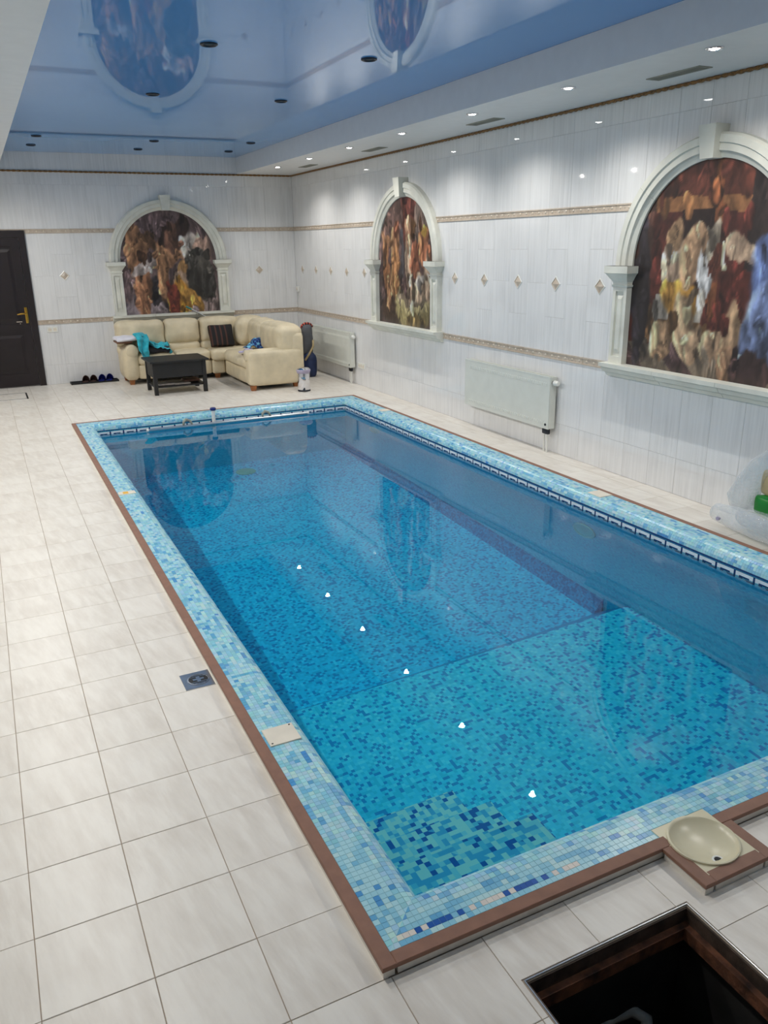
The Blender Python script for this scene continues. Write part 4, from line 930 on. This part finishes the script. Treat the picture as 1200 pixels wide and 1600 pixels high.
for (a, b, e, f, z, h, mt, lb) in ((2.06, 2.30, 11.48, 11.70, .1155, .018, 'paper', 'pale magazine on the left of the coffee table shelf'), (2.28, 2.50, 11.45, 11.72, .1157, .012, 'paper', 'pale open magazine in the middle of the coffee table shelf'), (2.44, 2.66, 11.56, 11.80, .128, .026, 'paper2', 'brown book on the right of the coffee table shelf')):
    c = ((a+b)/2, (e+f)/2, z); g_ = thing('magazine', c, lb, 'magazine', 'reading on the table shelf')
    q = MB(c); q.rbox(a, b, e, f, z, z+h, .003, 4); q.build('cover', M[mt], g_); q = MB(c); q.box(a+.006, b+.001, e+.006, f-.006, z+.003, z+h-.003); q.build('pages', M['plate'], g_)

# ---- pedal bin
bx, by = 3.915, 10.66; o = thing('pedal_bin', (bx, by, 0), 'small chrome pedal bin with a lilac liner beside the sofa arm', 'bin')
q = MB((bx, by, 0)); q.lathe([(.085, 0), (.088, .004), (.088, .27), (.086, .275)], (bx, by, 0), 32); q.build('body', M['chrome'], o, smooth=40.0)
q = MB((bx, by, 0)); q.lathe([(.0885, .25), (.094, .27), (.101, .288), (.098, .302), (.088, .302), (.087, .28)], (bx, by, 0), 32); q.build('liner', M['lilac'], o, smooth=True)
q = MB((bx, by, 0)); q.lathe([(.093, .300), (.094, .306), (.08, .322), (.045, .332), (0, .335)], (bx, by, 0), 32); q.build('lid', M['chrome'], o, smooth=40.0)
q = MB((bx, by, 0)); q.rbox(bx-.055, bx-.015, by-.135, by-.075, .012, .022, .004, 4); q.build('pedal', M['darkmetal'], o)
q = MB((bx, by, 0)); q.lathe([(.089, 0), (.0895, .022), (.088, .024)], (bx, by, 0), 32); q.build('foot_ring', M['darkmetal'], o, smooth=40.0)

# ---- folded float behind the sofa, next to the radiator
fy = 11.85; fx = float(on_y((481, 540), fy)[0]); ft = float(on_y((481, 505), fy)[2]); fr_ = float(on_y((488, 540), fy)[0])
FO = (fx, fy, 0)
o = thing('folded_float', FO, 'grey folded pool float with red edging and navy base between sofa and radiator', 'pool float')
q = MB(FO); q.rbox(fx-.10, fr_, fy-.06, fy+.06, .34, ft-.01, .05, 8, bulge=.01, nz=.008); q.build('grey_body', M['graybag'], o, smooth=True)
wd = (fr_-fx+.10)/2
arc = [(fx-.10+wd*(1-math.cos(math.pi*k/12)), fy-.02, ft-.06+.06*math.sin(math.pi*k/12)) for k in range(13)]
q = MB(FO); q.tube(arc, .018, 10); q.build('red_edging', M['orange'], o, smooth=True)
for k in range(1, 12, 2): q = MB(FO); q.lathe([(.019, -.010), (.021, 0), (.019, .010)], arc[k], 10, 'x'); q.build('black_bead', M['rubber'], o)
q = MB(FO); q.rbox(fx-.10, fr_+.03, fy-.11, fy+.12, .002, .36, .06, 8, bulge=.02, nz=.015, seed=3.); q.build('navy_base', M['navy'], o, smooth=True)
q = MB(FO); q.tube([(fx-.10, fy-.12, .27), (fx-.03, fy-.125, .36), (fx+.04, fy-.12, .47), (fx+.06, fy-.08, .56)], .016, 8); q.build('tan_strap', M['tan'], o, smooth=True)

# ---- shoe mat with two pairs of clogs
c = (1.385, 13.08, 0); o = thing('shoe_mat', c, 'black rubber shoe tray on the floor beside the sofa', 'mat')
q = MB(c); q.box(1.045, 1.725, 12.99, 13.185, .0, .006); q.build('tray_floor', M['rubber'], o)
for (a, b, e, f) in ((1.035, 1.045, 12.98, 13.195), (1.725, 1.735, 12.98, 13.195), (1.045, 1.725, 12.98, 12.99), (1.045, 1.725, 13.185, 13.195)): q = MB(c); q.box(a, b, e, f, 0, .022); q.build('tray_rim', M['rubber'], o)
def clog(x, mat, label, group):
    y0 = 13.005; c = (x, y0, .0065); o = thing('clog', c, label, 'clog', group)
    q = MB(c); n = 16
    ol = [(x+.047*(1-.25*math.cos(2*math.pi*k/n+.2))*math.cos(2*math.pi*k/n), y0+.09+.085*math.sin(2*math.pi*k/n)) for k in range(n)]
    q.prism(ol, .0065, .026); q.build('sole', M[mat], o, smooth=40.0)
    q = MB(c); rings = []                             # closed toe over the far half, open heel towards the viewer
    for j in range(7):
        t = j/6; w_ = .047*math.sqrt(max(0, 1-(t*1.0)**3))+.004; hh = .082*(1-t**2.2)+.004; yy = y0+.075+.098*t
        rings.append([q.pt((x+w_*math.cos(math.pi*k/8), yy, .026+hh*math.sin(math.pi*k/8))) for k in range(9)])
    for A, B in zip(rings, rings[1:]):
        for k in range(8): q.face((A[k], A[k+1], B[k+1], B[k]))
    up = q.build('toe_cap', M[mat], o, smooth=True); sm = up.modifiers.new('shell', 'SOLIDIFY'); sm.thickness = .005
clog(1.262, 'brownshoe', 'left brown clog on the black shoe tray', 'brown clogs'); clog(1.375, 'brownshoe', 'right brown clog on the black shoe tray, next to the blue ones', 'brown clogs')
clog(1.500, 'blueshoe', 'left blue clog on the black shoe tray, next to the brown ones', 'blue clogs'); clog(1.615, 'blueshoe', 'right blue clog on the black shoe tray nearest the sofa', 'blue clogs')

# ================================================================ THINGS AT THE WATER
# long aluminium rod lying along the far wall just above the water
c = (2.50, 9.45, -.045); o = thing('cover_rod', c, 'long aluminium rod with two clips lying along the far pool wall at water level', 'rod')
q = MB(c); q.tube([(1.51, 9.44, -.060), (3.50, 9.44, -.060)], .017, 14); q.build('tube', M['alu'], o, smooth=40.0)
for x in (1.51, 3.50): q = MB(c); q.tube([(x-.012, 9.44, -.060), (x+.012, 9.44, -.060)], .019, 14); q.build('end_cap', M['white_plastic'], o, smooth=40.0)
for x in (1.98, 2.955):
    q = MB(c); q.tube([(x-.05, 9.44, -.05), (x-.045, 9.45, -.01), (x-.01, 9.46, .014), (x+.03, 9.46, .0), (x+.055, 9.44, -.045)], [.012, .016, .018, .016, .012], 10); q.build('clip', M['vent'], o, smooth=True)
c = (2.31, 9.50, -.5); o = thing('blue_capped_post', c, 'white upright post with blue cap standing in the water at the far pool wall', 'post')
q = MB(c); q.tube([(2.31, 9.50, -.34), (2.31, 9.50, .085)], .022, 14); q.build('post', M['white_plastic'], o, smooth=40.0)
q = MB(c); q.lathe([(.030, 0), (.036, .006), (.036, .026), (.028, .034), (0, .036)], (2.31, 9.50, .085), 16); q.build('cap', M['bluecap'], o, smooth=40.0)
q = MB(c); q.box(2.29, 2.33, 9.50, IY1-.004, -.32, -.29); q.build('wall_bracket', M['white_plastic'], o)

# ---- clear inflatable lounger on the right deck
c = (4.55, 3.45, .045); o = thing('inflatable_lounger', c, 'clear transparent inflatable lounger with green panel on the right pool deck', 'inflatable')
q = MB(c); q.tube([(4.50, 3.86, .115), (4.47, 3.82, .118), (4.44, 3.66, .128), (4.42, 3.44, .130), (4.42, 3.1, .13), (4.45, 2.86, .13)], [.012, .062, .078, .085, .085, .06], 20); q.build('base_tube', M['vinyl'], o, smooth=True)
q = MB(c); q.tube([(4.56, 3.74, .15), (4.58, 3.73, .22), (4.60, 3.69, .34), (4.61, 3.63, .46), (4.61, 3.53, .56), (4.61, 3.38, .62), (4.61, 3.15, .62), (4.61, 3.0, .5)], [.05, .10, .095, .085, .07, .06, .06, .06], 20); q.build('back_tube', M['vinyl'], o, smooth=True)
q = MB(c); q.rbox(4.50, 4.74, 2.95, 3.72, .05, .17, .06, 10, bulge=.02); q.build('seat_chamber', M['vinyl'], o, smooth=True)
q = MB(c); q.rbox(4.57, 4.64, 3.02, 3.62, .15, .29, .03, 8, bulge=.01); q.build('green_panel', M['greenplastic'], o, smooth=True)
q = MB(c); q.rbox(4.59, 4.65, 3.02, 3.60, .29, .47, .03, 8, bulge=.01); q.build('tan_panel', M['tanplastic'], o, smooth=True)
q = MB(c); q.lathe([(.014, 0), (.014, .012), (.009, .022), (0, .024)], (4.335, 3.70, .125), 12, 'x'); q.build('air_valve', M['lilac'], o, smooth=40.0)
